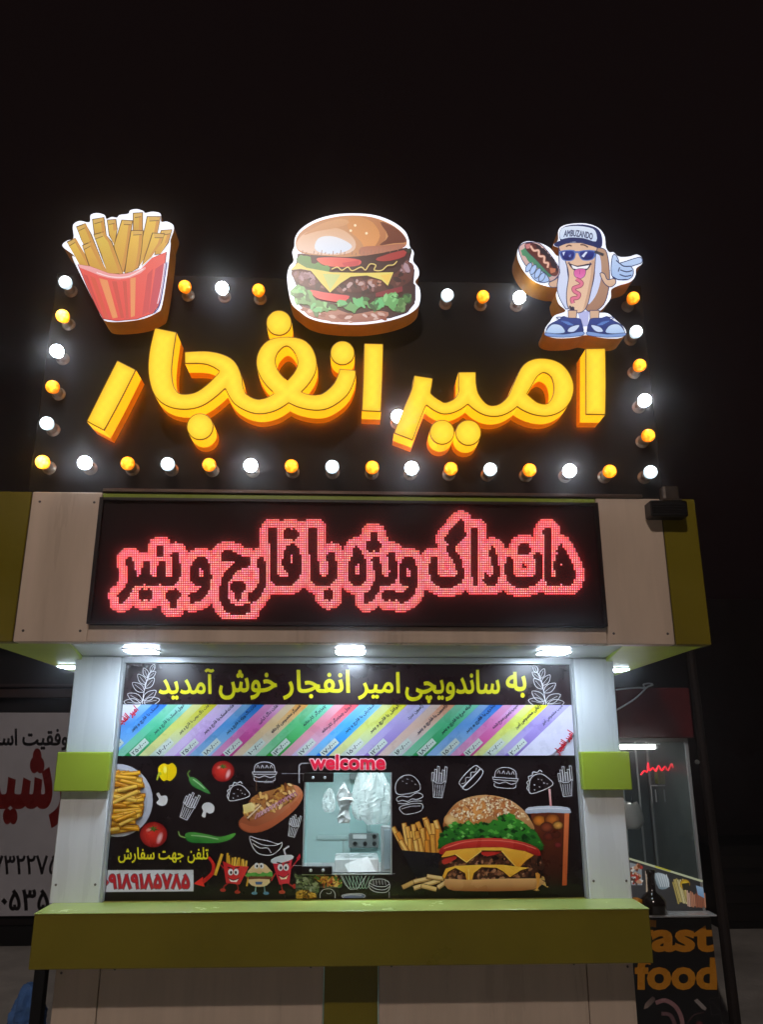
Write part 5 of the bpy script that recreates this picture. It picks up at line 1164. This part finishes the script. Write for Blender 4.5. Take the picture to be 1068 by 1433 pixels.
B().tube([(at(x, y, CY + .3)[0], CY + .3, at(x, y, CY + .3)[1]) for x, y in cr(w_, 3, False)], .0036, 6).to('tube', mat('reflection red', (120, 10, 20), emit=(255, 30, 50), es=1.6), ns)  # glowing squiggle added for red lettering reflected in the glass
a_ = rect(912, 1098, 931, 1122, CY + .42)
cdt = thing('price_card', 'small dark card with a white outline at the back of the cart', 'card', ((a_[0] + a_[1]) / 2, CY + .42, a_[2]))
B().box(a_[0], a_[1], CY + .42, CY + .426, a_[2], a_[3]).to('card', mat('card dark', (40, 48, 50), rough=.4), cdt)
m_ = B(); q_ = .006
m_.box(a_[0], a_[0] + q_, CY + .416, CY + .4195, a_[2], a_[3]).box(a_[0] + q_ + .001, a_[1], CY + .416, CY + .4195, a_[3] - q_, a_[3]).box(a_[0] + .022, a_[0] + .028, CY + .416, CY + .4195, a_[2], a_[3] - .022).box(a_[1] - .012, a_[1] - .006, CY + .416, CY + .4195, a_[2], a_[3] - .022)
m_.to('outline', M_WHITE, cdt)
a_ = rect(921, 1076, 930, 1097, CY + .4)
ly = thing('lime_box', 'narrow upright lime green box inside the food cart', 'box', ((a_[0] + a_[1]) / 2, CY + .4, a_[2]))
B().box(a_[0], a_[1], CY + .4, CY + .44, a_[2], a_[3], bev=.003).to('carton', M_OLIVE, ly)
# lower panel with its lettering
lp = B().box(xl, xr2 - .01, CY - .01, CY + .55, 0.03, zb - .006, bev=.003).to('base_panel', mat('cart black', (16, 14, 16), rough=.35, noise=.2), C_)
c = Canvas(CY - .0105, (880, 1240, 5.681), (xl + .004, xr2 - .012, .04, zb - .01))
AM = (196, 128, 22)
c.text('fast', (376, 393), w=590, h=232, col=AM, bold=.038); c.text('food', (376, 692), w=628, h=236, col=AM, bold=.038)
c.line([(215, 925), (290, 905), (370, 950), (415, 1030), (430, 1110)], 34, (150, 110, 112), 4); c.line([(260, 1010), (330, 1020), (370, 1100)], 30, (110, 80, 84), 3); c.poly([(130, 930), (190, 870), (212, 890), (205, 915), (150, 965), (120, 975)], (150, 130, 120), (90, 76, 74), 45); c.poly([(520, 905), (545, 890), (620, 965), (610, 985), (585, 975)], (150, 140, 136)); c.line([(470, 1080), (520, 1020), (600, 1000)], 10, (70, 50, 50), 3)
c.blob((560, 1090), 30, 24, (110, 50, 56), (60, 26, 30)); c.line([(640, 890), (740, 880), (752, 1010), (660, 1020)], 5, (60, 54, 56), 0, True); c.line([(660, 910), (730, 990)], 5, (60, 54, 56)); c.line([(380, 235), (392, 250)], 14, (120, 120, 120))
c.build('panel_print', M_PRINT, C_)
# cable and things in the cart
t = thing('power_cable', 'white loose cable looped over the top of the dark red cart header', 'cable', (1.3, CY - .06, zt))
pts = [(858, 996), (872, 988), (888, 978), (898, 969), (906, 961), (914, 958), (908, 956), (900, 958), (903, 963), (895, 962), (880, 963), (862, 965)]
B().tube([(*at(x, y, CY - .06), 0) for x, y in pts] and [(at(x, y, CY - .06)[0], CY - .062, at(x, y, CY - .06)[1]) for x, y in cr(pts, 4, False)], .0042, 6).to('cord', mat('cable white', (200, 204, 206), rough=.5), t, smooth=True)
def hung(name, label, cat, x0, y0, x1, y1, Y, m):
    a = rect(x0, y0, x1, y1, Y); return thing(name, label, cat, ((a[0] + a[1]) / 2, Y, a[2])), a
t, a = hung('metal_scoop', 'pale metal scoop hanging inside the cart glass beside the column', 'scoop', 872, 1122, 900, 1160, CY + .2, None)
V = []; F = []; cx = (a[0] + a[1]) / 2
for j in range(9):
    for i in range(13):
        u, v = i / 12 * 2 - 1, j / 8
        wd = (a[1] - a[0]) / 2 * 1.1 * math.sin(min(1, .35 + v * .9) * math.pi / 2) * (1 if v < .8 else 1 - (v - .8) * 2.2)
        V.append((cx + u * wd, CY + .2 + .03 * u * u, a[3] - v * (a[3] - a[2])))
for j in range(8):
    for i in range(12): F.append((j * 13 + i, j * 13 + i + 1, (j + 1) * 13 + i + 1, (j + 1) * 13 + i))
o = mesh('scoop_blade', V, F, mat('scoop', (196, 196, 192), rough=.3, metal=.5), t, smooth=True); md = o.modifiers.new('thick', 'SOLIDIFY'); md.thickness = .004
p = at(880, 1121, CY + .2); B().tube([(cx, CY + .2, a[3] - .005), (cx, CY + .2, a[3] + .05)], .006, 8).to('handle', M_BLACK, t)
a = rect(900, 1224, 926, 1278, CY - .06)
t = thing('sauce_bottle', 'dark sauce bottle standing on the cart ledge before the food pictures', 'bottle', ((a[0] + a[1]) / 2, CY - .06, a[2]))
cx = (a[0] + a[1]) / 2; hh = at(912, 1217, CY - .06)[1] - a[2]; r_ = (a[1] - a[0]) / 2
B().lathe([(r_ * .9, 0), (r_ * 1.1, .004), (r_ * 1.1, hh * .30), (r_ * .75, hh * .42), (r_ * .36, hh * .50), (r_ * .33, hh * .9), (r_ * .40, hh * .91), (r_ * .40, hh)], (cx, CY - .06, a[2] + .001), axis='z').to('bottle_body', mat('bottle dark', (26, 18, 16), rough=.15), t, smooth=True)
B().box(xl, xr2 - .02, CY - .095, CY - .0125, a[2] - .005, a[2]).to('front_ledge', M_STEEL, C_)
a = rect(884, 1254, 898, 1276, CY - .06)
t = thing('sauce_tub', 'small amber sauce tub on the cart ledge behind the green shelf end', 'tub', ((a[0] + a[1]) / 2, CY - .06, a[2]))
B().lathe([(.02, 0), (.024, .03), (.026, .032), (.026, .05), (.010, .056)], ((a[0] + a[1]) / 2, CY - .06, a[2] + .001), axis='z').to('tub_body', mat('amber tub', (190, 120, 20), rough=.25), t, smooth=True)

# ------------------------------------------------------------------ post, dark wall and crate behind
p0, p1 = at(968, 930, 4.6), at(1006, 1240, 4.6)
t = thing('wooden_post', 'slim weathered brown post leaning slightly behind the food cart', 'post', (p1[0], 4.6, 0))
d = ((p1[0] - p0[0]) / (p0[1] - p1[1])); zt_ = 2.5
B().tube([(p1[0] + d * (p1[1]), 4.6, 0.0), (p1[0] - d * (1.3 - p1[1]), 4.6, 1.3), (p1[0] - d * (zt_ - p1[1]), 4.6, zt_)], [.030, .028, .026], 10).to('pole', mat('old wood', (40, 31, 28), rough=.8, noise=.4, nscale=9, bump=.4, bscale=30), t)
p = at(978, 1066, 4.56); B().lathe([(.013, 0), (.013, -.01), (.005, -.012)], (p[0] - .005, 4.575, p[1])).to('hook_plate', M_GREYP, t)
t = thing('dark_wall', 'long dark unlit wall across the back of the yard', 'wall', (8, 8.6, 0))
B().box(1.7, 26, 8.6, 8.9, 0, 3.1).to('masonry', mat('dark masonry', (34, 25, 26), rough=.9, noise=.4, nscale=2, bump=.5, bscale=8), t)
a = rect(1006, 1182, 1090, 1278, 7.2)
t = thing('black_crate', 'big black crate standing at the foot of the dark wall', 'crate', ((a[0] + a[1]) / 2, 7.2, 0))
b_ = B(); b_.box(a[0], a[0] + 1.6, 7.2, 7.9, 0.0, a[3], bev=.01); b_.to('crate_box', mat('crate black', (20, 17, 17), rough=.6, noise=.3), t)
b_ = B()
for k in range(4): b_.box(a[0] + .02, a[0] + 1.58, 7.19, 7.1995, .06 + k * .14, .16 + k * .14, bev=.003)
b_.to('slat', mat('crate slat', (27, 22, 21), rough=.6), t)
# ------------------------------------------------------------------ neighbouring stall on the left
NY = 6.9
a = rect(-60, 905, 150, 1310, NY)
N = thing('neighbor_stall', 'dark closed stall with brown roof beams behind the kiosk on the left', 'stall', (-2.9, NY, 0))
xe = at(190, 1100, NY)[0]
M_BROWN = mat('brown timber', (66, 46, 42), rough=.7, noise=.3, nscale=4)
B().box(-6.5, xe, NY + .02, NY + 2.2, 0.0, 2.35).to('stall_body', mat('stall dark', (30, 22, 22), rough=.8, noise=.3), N)
zA, zB = at(60, 964, NY)[1], at(60, 973, NY)[1]
B().box(-6.5, xe, NY - .06, NY + .019, zB - .02, zA, bev=.004).to('roof_beam', M_BROWN, N)
zA, zB = at(60, 958, NY)[1], at(60, 962, NY)[1]
B().box(-6.5, xe, NY - .10, NY + .019, zB, zA, bev=.003).to('roof_beam', M_BROWN, N)
B().box(-6.6, xe + .1, NY - .2, NY + 2.3, 2.36, 2.44).to('roof', M_BROWN, N)
B().box(-6.5, xe, NY - .02, NY + .019, 0.0, .14).to('skirting', M_BLACK, N)
b0, b1 = at(60, 997, NY - .03)[1], at(60, 1281, NY - .03)[1]
t = thing('shop_banner', 'grey white banner with black Persian writing and red letters on the dark stall', 'banner', (-2.9, NY - .03, b1))
B().box(-4.6, at(135, 1100, NY - .03)[0], NY - .030, NY - .024, b1, b0, bev=.001).to('banner_sheet', mat('banner', (206, 206, 214), rough=.5, noise=.15, nscale=2), t)
INK = (24, 20, 24)
for tx, cc, w, h, bo in (('موفقیت است', (128, 226), 390, 88, .03), ('۰۹۱۷۳۲۲۷۵', (60, 756), 372, 78, .02), ('۰۹۱۰۵۳۵۰', (66, 905), 340, 84, .03)):
    c = Canvas(NY - .0305, (0, 960, 3.027)); c.text(tx, cc, w=w, h=h, col=INK, bold=bo); c.build('black_writing', M_PRINT, t)
c = Canvas(NY - .0305, (0, 960, 3.027)); c.text('رشید', (98, 430), w=360, h=300, col=(128, 20, 14), bold=.05); c.build('red_writing', M_PRINT, t)
p = at(58, 1360, 4.2)
t = thing('black_post', 'short black post at the bottom left corner behind the kiosk', 'post', (p[0], 4.2, 0))
B().box(p[0] - .035, p[0] + .02, 4.2, 4.25, 0, at(58, 1340, 4.2)[1], bev=.004).to('pole', M_BLACK, t)
p = at(41, 1405, 4.35)
t = bag('plastic_bag', 'crumpled blue plastic bag lying at the bottom left by the black post', p[0], p[1] - .02, 4.35, .16, .22, mat('blue film', (90, 130, 190), rough=.2, noise=.4, nscale=12), 17, pinch=.5)
p = at(69, 1262, 4.0)

# ------------------------------------------------------------------ thin air added for a glow round the lamps
hz = bpy.data.materials.new('glow air'); hz.use_nodes = True; nt = hz.node_tree
nt.nodes.remove(nt.nodes['Principled BSDF']); pv = nt.nodes.new('ShaderNodeVolumePrincipled')
pv.inputs['Color'].default_value = (.95, .95, .97, 1); pv.inputs['Density'].default_value = 0.026; pv.inputs['Anisotropy'].default_value = 0.972
nt.links.new(pv.outputs[0], nt.nodes['Material Output'].inputs['Volume'])
B().box(-27, 31, -21, 41, -1.3, 8.4).to('added_haze', hz)['kind'] = 'stuff'  # scattering box added so that bulbs and letters get a glow
